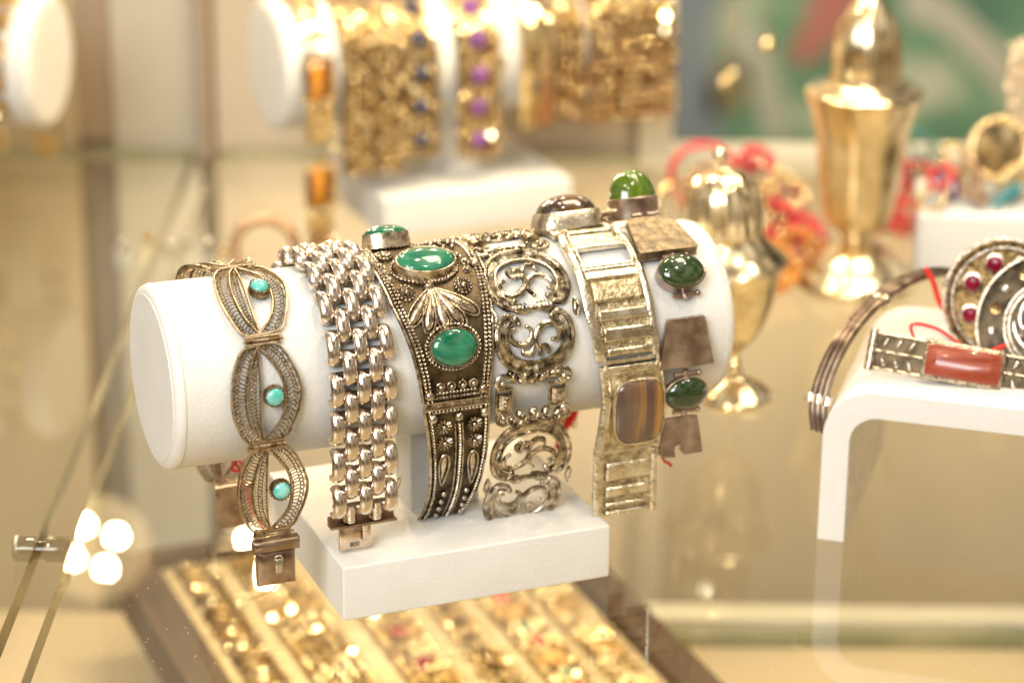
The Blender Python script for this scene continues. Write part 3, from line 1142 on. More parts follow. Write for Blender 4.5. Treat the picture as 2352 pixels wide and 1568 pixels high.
# ------------------------------------------------------------------ bracelet 4: scrollwork
root = thing("scroll_bracelet", "pierced scrollwork bracelet of curling C shapes without stones, between green cuff and tiger eye bracelet", "bracelet", D1, PSI)
f4 = bent(3.12, 0.06)
A_out = [(11.42, 2.80), (11.33, 3.04), (11.0, 2.95), (10.75, 2.6), (10.69, 2.02), (10.85, 1.5), (11.25, 1.12), (11.88, 0.93), (12.5, 0.98), (13.05, 1.35), (13.36, 1.9), (13.42, 2.54), (13.15, 2.95), (12.8, 2.95), (12.62, 2.75)]
A_in = [(11.42, 2.83), (11.05, 2.60), (10.97, 2.2), (11.08, 1.75), (11.4, 1.45), (11.9, 1.32), (12.46, 1.38), (12.9, 1.7), (13.08, 2.2), (12.94, 2.6), (12.7, 2.75)]
A_s = [[(11.27, 2.1), (11.12, 2.22), (11.14, 2.5), (11.38, 2.63), (11.69, 2.56), (11.93, 2.35), (11.98, 2.07), (11.8, 1.95), (11.6, 1.98), (11.48, 1.8), (11.62, 1.64)],
       [(12.16, 2.69), (12.02, 2.48), (12.05, 2.2), (12.33, 2.02), (12.65, 2.06), (12.88, 2.27), (12.84, 2.5), (12.7, 2.5)],
       [(11.98, 2.07), (12.0, 1.8), (12.2, 1.62), (12.45, 1.66), (12.5, 1.85)],
       [(11.6, 1.98), (11.75, 1.75), (11.98, 1.7)]]
B_out = [(11.45, 3.55), (11.34, 3.37), (11.05, 3.28), (10.78, 3.5), (10.66, 3.95), (10.72, 4.45), (11.0, 4.83), (11.5, 5.08), (12.2, 5.13), (12.8, 4.9), (13.15, 4.5), (13.27, 4.0), (13.15, 3.5), (12.85, 3.28), (12.6, 3.4)]
B_in = [(11.45, 3.5), (11.1, 3.6), (10.98, 4.0), (11.08, 4.4), (11.4, 4.68), (11.95, 4.8), (12.5, 4.7), (12.85, 4.4), (12.98, 4.0), (12.85, 3.6), (12.62, 3.5)]
B_s = [[(11.72, 3.66), (11.86, 3.78), (11.82, 4.02), (11.6, 4.2), (11.3, 4.15), (11.1, 3.95), (11.1, 3.72), (11.25, 3.68)],
       [(12.57, 4.15), (12.76, 4.12), (12.82, 3.9), (12.6, 3.64), (12.27, 3.66), (12.03, 3.88), (11.98, 4.19), (12.12, 4.42), (12.08, 4.62)],
       [(11.9, 4.3), (11.75, 4.5), (11.55, 4.48), (11.5, 4.35)],
       [(12.1, 4.3), (12.35, 4.35), (12.4, 4.55)]]


def tf(P, dx, dy, flip=False, cy=0):
    return [(x + dx, (2 * cy - y if flip else y) + dy) for x, y in P]


def leafy(b, x, y, a, r=0.2):
    for k in range(3):
        aa = a + (k - 1) * 0.5
        b.blob(ptx((x, y), aa, r * 2.0, r * 0.8, 12), 0.1, 0.1, 3)


def unit(parent, out, inn, scr, dx, dy, name="scroll_unit", sh=0.0):
    g = lambda P: [(x + sh * 0, y, 0.12) for x, y in tf(P, dx, dy)]
    b = MB()
    O, I = cat(g(out), 5), cat(g(inn), 5)
    m = min(len(O), len(I)) * 2
    vs, fs = [], []
    for i in range(m):
        p, q = curve_at(O, i / (m - 1)), curve_at(I, i / (m - 1))
        vs += [(p.x, p.y, 0.10), (p.lerp(q, .5).x, p.lerp(q, .5).y, 0.05), (q.x, q.y, 0.10),
               (q.x, q.y, -0.0), (p.x, p.y, -0.0)]
    for i in range(m - 1):
        for k in range(5):
            l = (k + 1) % 5
            fs.append((i * 5 + k, i * 5 + l, i * 5 + 5 + l, i * 5 + 5 + k))
    fs.append((0, 1, 2, 3, 4)); fs.append(tuple((m - 1) * 5 + k for k in (4, 3, 2, 1, 0)))
    b.add(vs, fs)
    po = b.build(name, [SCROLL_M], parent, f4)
    b = MB()
    b.tube(O, 0.10, 7, False)
    b.tube(I, 0.055, 6, False)
    for i in range(3, m * 2 - 3):
        t = i / (m * 2)
        p, q = curve_at(O, t), curve_at(I, t)
        if 0.15 < t < 0.9 and (p - q).length > 0.12:
            b.tube([p.lerp(q, 0.22) + Vector((0, 0, -0.01)), p.lerp(q, 0.8) + Vector((0, 0, -0.02))], 0.03, 5)
    for s in scr:
        c = cat(g(s), 6)
        n = len(c)
        b.tube(c, [0.058 + 0.045 * math.sin(PI * i / (n - 1)) for i in range(n)], 7)
        b.ball(c[0], 0.075, 8, 5)
        b.ball(c[-1], 0.06, 8, 5)
    for c in (out[0], out[-1], out[1], out[-2]):
        b.ball((c[0] + dx, c[1] + dy, 0.13), 0.10, 9, 6)
    b.build("scroll_relief", SCROLL, po, f4)
    return po


def knot_row(parent, x0, x1, y, sd=1):
    """acanthus knots along an edge, with an open volute at each end; sd points away from the unit"""
    b = MB()
    n = 5
    for i in range(n):
        x = x0 + 0.1 + (x1 - x0 - 0.2) * i / (n - 1)
        yy = y + sd * 0.10 * math.sin(PI * i / (n - 1)) - sd * 0.05
        a = (PI / 2 if sd > 0 else -PI / 2) + (i - 2) * 0.25
        b.blob(ptx((x - 0.15 * math.cos(a), yy - 0.22 * math.sin(a)), a, 0.55, 0.46, 14), 0.0, 0.20, 4)
        b.tube(cat([(x - 0.16, yy - 0.12, 0.12), (x, yy + 0.04, 0.24), (x + 0.14, yy - 0.10, 0.12)], 3), 0.035, 5)
        b.tube(cat([(x - 0.10, yy + 0.1 * sd, 0.12), (x + 0.02, yy + 0.17 * sd, 0.18), (x + 0.12, yy + 0.08 * sd, 0.12)], 3), 0.03, 5)
    for x, q in ((x0 - 0.18, -1), (x1 + 0.18, 1)):
        c = (x, y + sd * 0.16)
        pts = [(c[0] + 0.30 * (1 - t * 0.6) * math.cos(q * (-sd) * (0.6 + 5.6 * t)) * -q, c[1] + 0.30 * (1 - t * 0.6) * math.sin(-sd * (0.6 + 5.6 * t)), 0.12) for t in [j / 22 for j in range(23)]]
        b.tube(pts, 0.07, 7)
        b.ball((c[0], c[1], 0.12), 0.10, 8, 6)
    b.tube([(x0 + 0.1, y - sd * 0.10, 0.04), (x1 - 0.1, y - sd * 0.10, 0.04)], 0.07, 7)
    b.build("leaf_knot", SCROLL, parent, f4)


def link_pair(x0, x1, y):
    for x in (x0, x1):
        b = MB()
        b.slab(lambda u: x - 0.22, lambda u: x + 0.22, y - 0.25, y + 0.25, 4, 4, 0.04, 0.20, 0.12)
        for q in (-0.26, 0.26):
            b.tube([(x + q, y - 0.42, 0.08), (x + q, y + 0.42, 0.08)], 0.05, 6)
        for q in (-0.38, 0.38):
            b.tube([(x - 0.28, y + q, 0.08), (x + 0.28, y + q, 0.08)], 0.065, 6)
        for yy in (-0.13, 0.0, 0.13):
            b.ring((x, y + yy, 0.31), 0.06, 0.022, 10, 5)
        b.build("connector_link", SCROLL, root, f4)


for dy in (0.0, 6.0, -6.1):
    dx = 0.0 if dy == 0 else (-0.12 if dy > 0 else 0.3)
    pa = unit(root, A_out, A_in, A_s, dx, dy)
    pb_ = unit(root, B_out, B_in, B_s, dx - 0.02, dy)
    b = MB()
    for x, s in ((11.6, 1), (12.45, -1)):
        b.tube([(x - 0.3 + dx, 3.0 + dy, 0.1), (x - 0.1 + dx, 3.08 + dy, 0.12), (x + 0.1 + dx, 3.12 + dy, 0.12), (x + 0.3 + dx, 3.12 + dy, 0.1)], [0.1, 0.17, 0.15, 0.09], 8)
        for k in range(3):
            b.tube(cat([(x - 0.15 + 0.13 * k + dx, 2.92 + dy, 0.2), (x - 0.1 + 0.13 * k + dx, 3.05 + dy, 0.27), (x - 0.13 + 0.13 * k + dx, 3.2 + dy, 0.2)], 3), 0.028, 5)
    b.tube([(11.85 + dx, 3.08 + dy, 0.1), (12.2 + dx, 3.1 + dy, 0.1)], 0.08, 8)
    for x, y in ((10.6, 3.25), (13.5, 3.2)):
        b.blob(ptx((x + dx, y - 0.3 + dy), PI / 2, 0.6, 0.3, 12), 0.05, 0.12, 3)
        b.tube(cat([(x + dx, y - 0.3 + dy, 0.1), (x + 0.1 + dx, y + dy, 0.16), (x + dx, y + 0.35 + dy, 0.1)], 4), 0.04, 5)
    b.build("twisted_bridge", SCROLL, pa, f4)
    knot_row(pa, 11.15 + dx, 12.95 + dx, 0.80 + dy, -1)
    knot_row(pb_, 10.95 + dx, 12.75 + dx, 5.24 + dy, 1)
link_pair(10.86, 12.72, 6.02)
link_pair(11.1, 12.98, 0.05)

# ------------------------------------------------------------------ bracelet 5: tiger eye cast bracelet
root = thing("tiger_eye_bracelet", "chunky pale gold ladder bracelet with large rectangular tiger eye stones, beside the jade bracelet", "bracelet", D1, PSI)
RB = 3.1
f5 = bent(RB, 0)


def ladder(u0, u1, sl, sr, items, fn=f5, wl=0.34, wr=0.24):
    fl5 = lambda u: sl(u)
    fr5 = lambda u: sr(u)
    b = MB()
    n = max(4, int((u1 - u0) * 4))
    # side rails
    b.slab(fl5, lambda u: sl(u) + wl, u0, u1, n, 3, 0.0, 0.18, 0.06)
    b.slab(lambda u: sr(u) - wr, fr5, u0, u1, n, 3, 0.0, 0.2, 0.06)
    pan = b.build("panel", PALE, root, fn, bevel=0.02)
    b = MB()
    rec = MB()
    for kind, a, c in items:
        L_, R_ = sl((a + c) / 2) + wl - 0.03, sr((a + c) / 2) - wr + 0.03
        if kind == 'rec':
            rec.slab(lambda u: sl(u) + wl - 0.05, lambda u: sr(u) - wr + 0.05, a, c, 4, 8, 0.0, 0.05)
        elif kind == 'bar':
            b.box(L_ + 0.12, R_ - 0.02, a, c, 0.0, 0.24, 2, 4, ch=0.05)
        elif kind == 'flat':
            b.box(L_ - 0.02, R_, a, c, 0.0, 0.17, 3, 5, ch=0.04)
        elif kind == 'rough':
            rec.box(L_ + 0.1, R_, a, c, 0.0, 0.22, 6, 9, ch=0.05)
        elif kind == 'win':
            b.box(L_ - 0.02, R_, a - 0.02, a + 0.20, 0.0, 0.2, 1, 5, ch=0.04)
            b.box(L_ - 0.02, R_, c - 0.16, c + 0.02, 0.0, 0.2, 1, 5, ch=0.04)
            o = [(L_ + 0.12, a + 0.2), (R_ - 0.1, a + 0.2), (R_ - 0.02, a + 0.3), (R_ - 0.02, c - 0.25), (R_ - 0.12, c - 0.12), (L_ + 0.14, c - 0.12), (L_ + 0.04, c - 0.25), (L_ + 0.04, a + 0.3)]
            b.tube([(x, y, 0.2) for x, y in o], 0.05, 6, True)
    b.build("raised_bars", PALE, pan, fn, bevel=0.012)
    if rec.v:
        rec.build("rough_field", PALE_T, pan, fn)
    return pan


ladder(0.35, 5.05, lerp_table([(0.35, 13.86), (0.9, 13.74), (3.4, 13.76), (5.05, 14.06)], 1), lerp_table([(0.35, 16.1), (3.3, 16.2), (5.05, 16.32)], 1),
       [('flat', 0.40, 0.95), ('win', 0.98, 2.1), ('rec', 2.05, 5.0), ('flat', 2.12, 2.42), ('rough', 2.5, 3.2), ('bar', 3.45, 3.78), ('bar', 4.02, 4.45), ('bar', 4.68, 4.92)])
pst = ladder(5.3, 8.4, lerp_table([(5.3, 14.2), (6.6, 14.34), (7.6, 14.22), (8.4, 14.06)], 1), lerp_table([(5.3, 16.42), (6.8, 16.7), (8.4, 16.4)], 1),
             [('rec', 5.32, 8.4), ('flat', 5.32, 5.62)], wl=0.30, wr=0.12)
ladder(8.42, 10.68, lambda u: 14.07, lambda u: 16.38, [('rec', 8.45, 10.65), ('bar', 8.75, 9.38), ('bar', 9.62, 9.98), ('bar', 10.2, 10.36), ('bar', 10.5, 10.66)])
cab(pst, 15.62, 6.98, 0.90, 1.14, (RB, 0), TIGER, 0.24, 0.20, power=0.55, bezel_m=PALE, rope=False, n=44)
b = MB()
for x in (14.32, 16.2):
    b.tube(cat([(x, 4.9, 0.2), (x + 0.05, 5.15, 0.26), (x, 5.42, 0.2)], 4), 0.07, 7)
b.tube([(14.3, 5.17, 0.05), (16.3, 5.17, 0.05)], 0.09, 8)
b.build("hinge", PALE, root, f5)
# top stone on its own block
ptop = ladder(-2.3, 0.25, lambda u: 13.75, lambda u: 15.95, [('rec', -2.3, 0.2), ('flat', -0.05, 0.2)])
ff = frame_at(14.78, -0.98, RB, 0, h0=0.1)
b = MB()
b.lathe([(1.12, 0.0), (1.08, 0.25), (1.02, 0.5), (0.97, 0.56), (0.93, 0.5)], (0, 0, 0), 40, 1.06, 0.80, 0.55)
bb = b.build("stone_block", PALE, ptop, ff)
b = MB()
b.dome((0, 0, 0.5), 1.0, 0.76, 0.62, 40, 9, 0.7)
b.build("stone", TIGER_T, bb, ff, smooth=80)
b = MB()
b.tube(cat([(14.1, 0.0, 0.15), (14.15, 0.28, 0.3), (14.1, 0.6, 0.2)], 4), 0.06, 7)
b.tube(cat([(15.8, 0.0, 0.15), (15.85, 0.28, 0.3), (15.8, 0.6, 0.2)], 4), 0.06, 7)
b.build("hinge", PALE, root, f5)
ladder(-6.6, -2.5, lambda u: 14.0, lambda u: 16.2, [('rec', -6.5, -2.6), ('bar', -5, -4.6), ('bar', -4.2, -3.8)])
ladder(-10.2, -6.8, lambda u: 14.0, lambda u: 16.2, [('rec', -10.1, -6.9), ('bar', -9, -8.6), ('bar', -8.2, -7.8)])

# ------------------------------------------------------------------ bracelet 6: jade
root = thing("jade_bracelet", "bracelet of round dark jade stones and brown trapezoid plates at the roll's right end", "bracelet", D1, PSI)


def trap(s0, u0, wt, wb, ln, th, m, name="plate", notch=False, h0=0.0, rot=0.0, shear=0.0):
    ff = frame_at(s0, u0, 3.1, 0, h0=h0, rot=rot)
    O = [(-wt / 2, -ln / 2), (wt / 2, -ln / 2), (wb / 2 + shear, ln / 2), ]
    if notch:
        O += [(0.12, ln / 2 + 0.02), (0.0, ln / 2 - 0.12), (0.1, ln / 2 - 0.26), (-0.08, ln / 2 - 0.36), (-0.25, ln / 2 - 0.3), (-0.3, ln / 2 - 0.12), (-0.26, ln / 2 + 0.05)]
    O += [(-wb / 2 + shear, ln / 2)]
    b = MB()
    n = len(O)
    vs = [(x, y, th + (0.10 * (y / ln + 0.5) ** 2)) for x, y in O] + [(x, y, 0) for x, y in O]
    fs = [tuple(range(n)), tuple(range(2 * n - 1, n - 1, -1))] + [(i, (i + 1) % n, n + (i + 1) % n, n + i) for i in range(n)]
    b.add(vs, fs)
    return b.build(name, m, root, ff, bevel=0.035)


def jade(s0, u0, rx, ry, m, bz=0.42, dm=0.42, h0=0.05, pz=0.5):
    ff = frame_at(s0, u0, 3.1, 0, h0=h0)
    b = MB()
    b.lathe([(0.95, -0.05), (0.98, 0.1), (1.0, bz - 0.04), (1.03, bz), (1.0, bz + 0.03), (0.95, bz)], (0, 0, 0), 40, rx, ry)
    bz_o = b.build("bezel", BLUSH, root, ff)
    b = MB()
    b.dome((0, 0, bz - 0.02), rx * 0.96, ry * 0.96, dm, 40, 10, pz=pz)
    b.build("stone", m, bz_o, ff, smooth=80)
    b = MB()
    for y in (-ry - 0.08, ry + 0.08):
        b.tube([(-0.42, y, 0.08), (0.42, y, 0.08)], 0.09, 8)
        b.tube([(0, y * 0.8, 0.08), (0, y * 1.22, 0.08)], 0.12, 8)
        b.ball((0.5, y, 0.09), 0.11, 8, 6)
    b.build("connector", BLUSH, bz_o, ff)
    return bz_o


sb = jade(17.28, -1.0, 0.88, 0.70, JADE_L, 0.68, 1.0, h0=0.15)
sb["label"] = "bright green stone standing upright on top of the roll"
trap(17.22, 1.02, 1.55, 2.1, 1.95, 0.26, ROUGHG, shear=-0.05)
jade(17.35, 2.62, 0.84, 0.62, JADE, 0.42, 0.34)
trap(17.30, 4.80, 1.30, 1.92, 1.6, 0.16, BLUSH)
jade(17.33, 6.60, 0.78, 0.58, JADE, 0.22, 0.30)
trap(17.25, 8.15, 1.12, 1.5, 1.25, 0.12, BLUSH, notch=True)
trap(17.2, -3.0, 1.9, 1.3, 1.6, 0.2, BLUSH)
jade(17.2, -5.0, 0.78, 0.58, JADE, 0.25, 0.3)
trap(17.2, -7.0, 1.9, 1.3, 1.6, 0.2, BLUSH)
b = MB()
b.tube(cat([(16.9, -2.0, 0.3), (16.3, -1.8, 0.3), (16.2, -1.0, 0.4), (16.35, -0.3, 0.5)], 5), 0.12, 8)
b.build("connector", BLUSH, root, bent(3.1, 0))
b = MB()
for k in range(8):
    b.ball((16.48, -1.35 + 0.05 * k, 0.20 + 0.12 * k), 0.07, 8, 6)
b.build("bead_edge", PALE, root, bent(3.1, 0))


def local_to_world(p, loc=D1, rz=PSI):
    c, s = math.cos(rz), math.sin(rz)
    return (loc[0] + c * p[0] - s * p[1], loc[1] + s * p[0] + c * p[1], loc[2] + p[2])


def thread(name, label, pts, r=0.035, group=None):
    P = cat(pts, 8)
    o0 = P[0]
    b = MB()
    b.tube([p - o0 for p in P], r, 6)
    o = b.build(name, THREAD, None)
    o.location = o0 * CM
    return tag(o, label, "thread", group)


def wl(s, off, z):
    return local_to_world((s, -off, z))


thread("red_thread", "red thread dangling behind the lowest turquoise filigree panel", [wl(3.1, -2.9, 3.3), wl(3.5, -2.6, 2.9), wl(3.7, -2.7, 2.2), wl(3.75, -1.5, 1.5), wl(4.1, -0.9, 0.9), wl(4.5, -0.6, 0.3)], group="red price-tag threads")
thread("red_thread", "tangle of red thread seen through the left side of the lowest filigree panel",
       [wl(2.9, -2.6, 3.2), wl(3.3, -2.5, 3.45), wl(3.45, -2.7, 3.1), wl(3.2, -2.4, 2.95), wl(3.7, -2.6, 2.8), wl(3.5, -2.5, 3.2)], 0.05, group="red price-tag threads")
thread("red_thread", "red thread peeking out under the lowest brown jade-bracelet plate", [wl(16.7, 2.3, 4.2), wl(16.95, 2.5, 3.25), wl(17.2, 2.4, 3.02), wl(17.3, 2.5, 2.9)], 0.05, group="red price-tag threads")
thread("red_thread", "thick red ribbon loop hanging behind the tiger eye bracelet", [wl(16.2, -3.0, 5.6), wl(15.8, -2.8, 4.9), wl(15.6, -2.9, 4.1), wl(15.9, -2.6, 3.2), wl(15.6, -2.8, 2.5), wl(15.2, -2.5, 2.0), wl(16.1, -2.9, 3.6), wl(16.6, -3.0, 5.0)], 0.12, group="red price-tag threads")

# ------------------------------------------------------------------ bent acrylic stand with jewellery (right)
SP = (10.61, 4.69, 0)
SR = -0.28
st = thing("bridge_stand", "white bent acrylic bridge stand with rounded corner holding a coral cuff", "display stand", SP, SR)
b = MB()
th = 0.93
R1 = 1.75
H = 5.62
out_, inn_ = [(0, 0)], [(th, 0)]
for k in range(13):
    a = PI - (PI / 2) * k / 12
    out_.append((R1 + R1 * math.cos(a), H - R1 + R1 * math.sin(a)))
    ri = R1 - th + 0.12
    inn_.append((th + ri + ri * math.cos(a), H - th - ri + ri * math.sin(a)))
out_.append((9.5, H)); inn_.append((9.5, H - th))
D_ = 9.0
n = len(out_)
vs, fs = [], []
for y in (0, D_):
    vs += [(x, y, z) for x, z in out_] + [(x, y, z) for x, z in inn_]
for i in range(n - 1):
    fs.append((i, i + 1, n + i + 1, n + i))
    fs.append((2 * n + i, 3 * n + i, 3 * n + i + 1, 2 * n + i + 1))
    fs.append((i, 2 * n + i, 2 * n + i + 1, i + 1))
    fs.append((n + i, n + i + 1, 3 * n + i + 1, 3 * n + i))
fs.append((0, n, 3 * n, 2 * n))
fs.append((n - 1, 3 * n - 1, 4 * n - 1, 2 * n - 1))
b.add(vs, fs)
b.build("bent_sheet", ACRYL, st, bevel=0.04, smooth=25)
b = MB()
b.box(9.5, 10.43, 0, D_, 0, H)
b.build("right_leg", ACRYL, st)


def sw(x, y, z):
    c, s = math.cos(SR), math.sin(SR)
    return (SP[0] + c * x - s * y, SP[1] + s * x + c * y, SP[2] + z)


# three-ridged bangle leaning over the stand's left corner
bg = thing("ridged_bangle", "narrow brown silver bangle with three ridges, arching over the stand's left corner", "bangle", (10.6, 8.0, 4.2))
Pb = [(10.62, 5.6, 3.65), (10.55, 5.8, 4.45), (10.8, 6.3, 5.4), (11.4, 7.0, 6.45), (12.3, 8.4, 7.0), (13.3, 9.7, 7.35), (14.4, 10.8, 7.5), (15.6, 11.8, 7.35), (16.6, 12.6, 6.9)]
C_ = cat([Vector(p) - Vector((10.6, 8.0, 4.2)) for p in Pb], 8)
b = MB()
for d in (-0.22, 0.0, 0.22):
    b.tube([p + Vector((d * 0.75, -d * 0.62, d * 0.35 * 0)) for p in C_], 0.14, 8)
b.build("ridge_band", mat("brown_patina_silver", (0.13, 0.09, 0.065), (0.38, 0.29, 0.22), metal=1, rough=0.3, rough2=0.42, nscale=1.5), bg)
for idx in (10, 36):
    b = MB()
    p = C_[idx]
    dd = (C_[idx + 1] - C_[idx - 1]).normalized()
    for d in (-0.35, 0, 0.35):
        b.tube([p - dd * 0.14 + Vector((d * 0.75, -d * 0.62, 0.03)), p + dd * 0.14 + Vector((d * 0.75, -d * 0.62, 0.03))], 0.22, 8)
    b.build("collar", PALE, bg)

# coral cuff
o0 = Vector((12.3, 6.0, 6.52))
o1 = Vector((17.5, 4.9, 5.98))
cc = thing("coral_cuff", "silver bar cuff with leaf beads and one long rectangular coral stone", "bracelet", o0)
ax = (o1 - o0).normalized()
upv = Vector((0, 0.45, 0.89))
bv = (upv - ax * upv.dot(ax)).normalized()
nv = ax.cross(bv).normalized()
if nv.y > 0:
    nv = -nv


def cfn(x, y, z):     # x along, y across, z out
    q = ax * x + bv * y + nv * z
    return (q.x, q.y, q.z)


LC = 9.5
b = MB()
b.box(0, LC, -0.62, 0.62, -0.14, 0.0, 2, 12)
b.build("backing", OXID, cc, cfn)
b = MB()
for y in (-0.6, 0.0, 0.6):
    b.tube([(0.05, y, 0.03), (LC, y, 0.03)], 0.045, 7)
b.tube([(0.0, -0.7, 0.02), (0, 0.7, 0.02)], 0.16, 8)
b.build("rail", ANTIQ, cc, cfn)
b = MB()
for x in [0.42, 0.87, 1.32] + [4.85 + 0.52 * k for k in range(8)]:
    for y, s in ((0.3, 1), (-0.3, -1)):
        a = math.atan2(s * 0.8, 0.4)
        b.blob(ptx((x - 0.1, y - s * 0.2), a, 0.46, 0.26, 12), 0.0, 0.16, 3)
b.build("leaf_bead", LINK, cc, cfn)
b = MB()
b.box(1.75, 4.5, -0.68, 0.72, -0.05, 0.22, 2, 4, ch=0.06)
fz = b.build("stone_frame", ANTIQ, cc, cfn)
b = MB()
vs, fs = [], []
for i, (x, k) in enumerate(((1.86, 0.8), (2.2, 1.0), (4.05, 1.0), (4.39, 0.8))):
    for j in range(7):
        a = PI * j / 6
        vs.append((x, -0.56 * math.cos(a) + 0.02, 0.2 + 0.26 * math.sin(a) * (k if i in (1, 2) else 0.15)))
for i in range(3):
    for j in range(6):
        fs.append((i * 7 + j, i * 7 + j + 1, i * 7 + 8 + j, i * 7 + 7 + j))
b.add(vs, fs)
b.build("coral_stone", CORAL, fz, cfn, smooth=30)


def disc_cuff(name, label, catg, c, R, tilt, ryaw, build):
    r_ = thing(name, label, catg, c, rot=(tilt, 0, ryaw))
    build(r_, R)
    return r_


def garnet_disc(r_, R):
    b = MB()
    b.lathe([(R, 0), (R, 0.25), (R - 0.12, 0.3), (R - 0.2, 0.16), (R - 0.5, 0.12), (0.02, 0.12)], n=48, sx=0.92)
    b.build("plate", mat("golden_brown_openwork", (0.16, 0.095, 0.035), (0.42, 0.29, 0.13), metal=1, rough=0.3, nscale=5, bump=1.0, bscale=9), r_)
    b = MB()
    b.ring((0, 0, 0.3), R * 0.96, 0.07, 48, 6, ry=R)
    b.ring((0, 0, 0.24), R * 0.83, 0.06, 48, 6, ry=R * 0.86)
    b.build("rim", ANTIQ, r_)
    for a in (2.75, 1.95, 1.15, 0.4, 3.6, 4.4):
        b = MB()
        p = (R * 0.62 * math.cos(a) * 0.92, R * 0.62 * math.sin(a), 0.1)
        b.lathe([(0.40, 0), (0.38, 0.16), (0.33, 0.18)], p, 24)
        bz = b.build("bezel", ANTIQ, r_)
        b = MB()
        b.dome((p[0], p[1], 0.22), 0.34, 0.34, 0.12, 8, 3)
        b.build("garnet", GARNET, bz, smooth=10)
    b = MB()
    for k in range(60):
        a, q = random.uniform(0, 2 * PI), random.uniform(0.15, 0.78) * R
        b.ring((q * math.cos(a) * 0.92, q * math.sin(a), 0.16), random.uniform(0.08, 0.16), 0.028, 10, 5)
    b.build("filigree_fill", mat("warm_gold_wire", (0.30, 0.19, 0.07), (0.55, 0.40, 0.18), metal=1, rough=0.3, nscale=4), r_)


def scroll_disc(r_, R):
    b = MB()
    b.lathe([(R, 0), (R, 0.22), (R * 0.9, 0.14), (0.02, 0.12)], n=56)
    b.build("plate", OXID, r_)
    b = MB()
    b.ring((0, 0, 0.22), R, 0.055, 60, 6)
    for q in (0.62, 0.56):
        b.ring((0, 0, 0.26), R * q, 0.05, 48, 6)
    b.build("rim", ANTIQ, r_)
    b = MB()
    for k in range(8):
        a = 2 * PI * k / 8 + 0.2
        e = Vector((math.cos(a), math.sin(a), 0))
        f = Vector((-math.sin(a), math.cos(a), 0))
        b.tube([e * R * 0.80 - f * 0.10 + Vector((0, 0, 0.2)), e * R * 0.80 + f * 0.10 + Vector((0, 0, 0.2))], 0.20, 8)
    b.build("barrel_stud", LINK, r_)
    b = MB()
    for k in range(8):
        a = 2 * PI * (k + 0.5) / 8 + 0.2
        c = (R * 0.79 * math.cos(a), R * 0.79 * math.sin(a), 0.17)
        for j in range(5):
            b.ring((c[0] + 0.1 * math.cos(j * 1.26), c[1] + 0.1 * math.sin(j * 1.26), c[2]), 0.1, 0.028, 10, 5)
    b.build("gilt_rosette", GOLD, r_)
    b = MB()
    for k in range(6):
        a0 = 2 * PI * k / 6
        pts = []
        for j in range(26):
            t = j / 25
            r = R * (0.50 - 0.36 * t)
            a = a0 + 2.2 * t + 0.5 * math.sin(t * 6)
            pts.append((r * math.cos(a), r * math.sin(a), 0.2))
        b.tube(pts, 0.055, 6)
        for q, w in ((0.40, 0.15), (0.25, 0.11)):
            c = (R * q * math.cos(a0 + 0.4), R * q * math.sin(a0 + 0.4), 0.2)
            b.tube([(c[0] + w * (1 - j / 14) * math.cos(j * 0.8), c[1] + w * (1 - j / 14) * math.sin(j * 0.8), 0.2) for j in range(12)], 0.035, 5)
    b.ball((0, 0, 0.2), 0.25, 12, 6)
    b.build("curl_relief", LINK, r_)


garnet = disc_cuff("garnet_disc_cuff", "rounded golden brown openwork plaque with dark red garnets leaning on the stand", "brooch", (17.35, 9.2, 7.2), 2.2, 1.32, -0.30, garnet_disc)
scrl = disc_cuff("scroll_disc_brooch", "round blackened silver plaque with barrel studs and curling wires, cut by the right edge", "brooch", (18.75, 7.8, 6.75), 2.55, 1.25, -0.38, scroll_disc)
thread("red_thread", "red tag string looping above the coral stone on the bridge stand", [(14.0, 6.9, 6.3), (13.75, 6.9, 7.1), (14.6, 7.0, 6.95), (15.3, 7.0, 6.5), (15.8, 6.6, 6.2)], 0.06, group="red price-tag threads")
thread("red_thread", "bright red cord end lying across the dark round plaque", [(15.6, 6.3, 6.3), (16.2, 6.1, 6.4), (16.9, 6.0, 6.75)], 0.08, group="red price-tag threads")
thread("red_thread", "red thread tied around the bangle beside the garnet plaque", [(14.7, 10.6, 7.9), (15.0, 10.5, 7.4), (15.3, 10.4, 6.6), (15.8, 9.6, 6.2)], 0.10, group="red price-tag threads")
b = MB()
for k in range(3):
    b.ring((0.35 * k, 0, 0.12 * k), 0.2, 0.05, 14, 6)
tl = b.build("tiny_ring_cluster", COPPER, loc=(14.9, 7.2, 6.0))
tl.rotation_euler = (1.1, 0, 0)
tag(tl, "tiny coppery split rings on the red string above the coral stone", "rings")

# ------------------------------------------------------------------ vessels
def vessel(name, label, catg, loc, prof_parts, rot=(0, 0, 0), group=None):
    r_ = thing(name, label, catg, loc, rot=rot, group=group)
    for nm, prof, fl_ in prof_parts:
        b = MB()
        b.lathe(prof, n=96 if fl_ else 64, flute=fl_)
        b.build(nm, VESSEL, r_, smooth=60)
    return r_


def smoothprof(p, n=5):
    return [(v.x, v.y) for v in cat([(a, c) for a, c in p], n)]


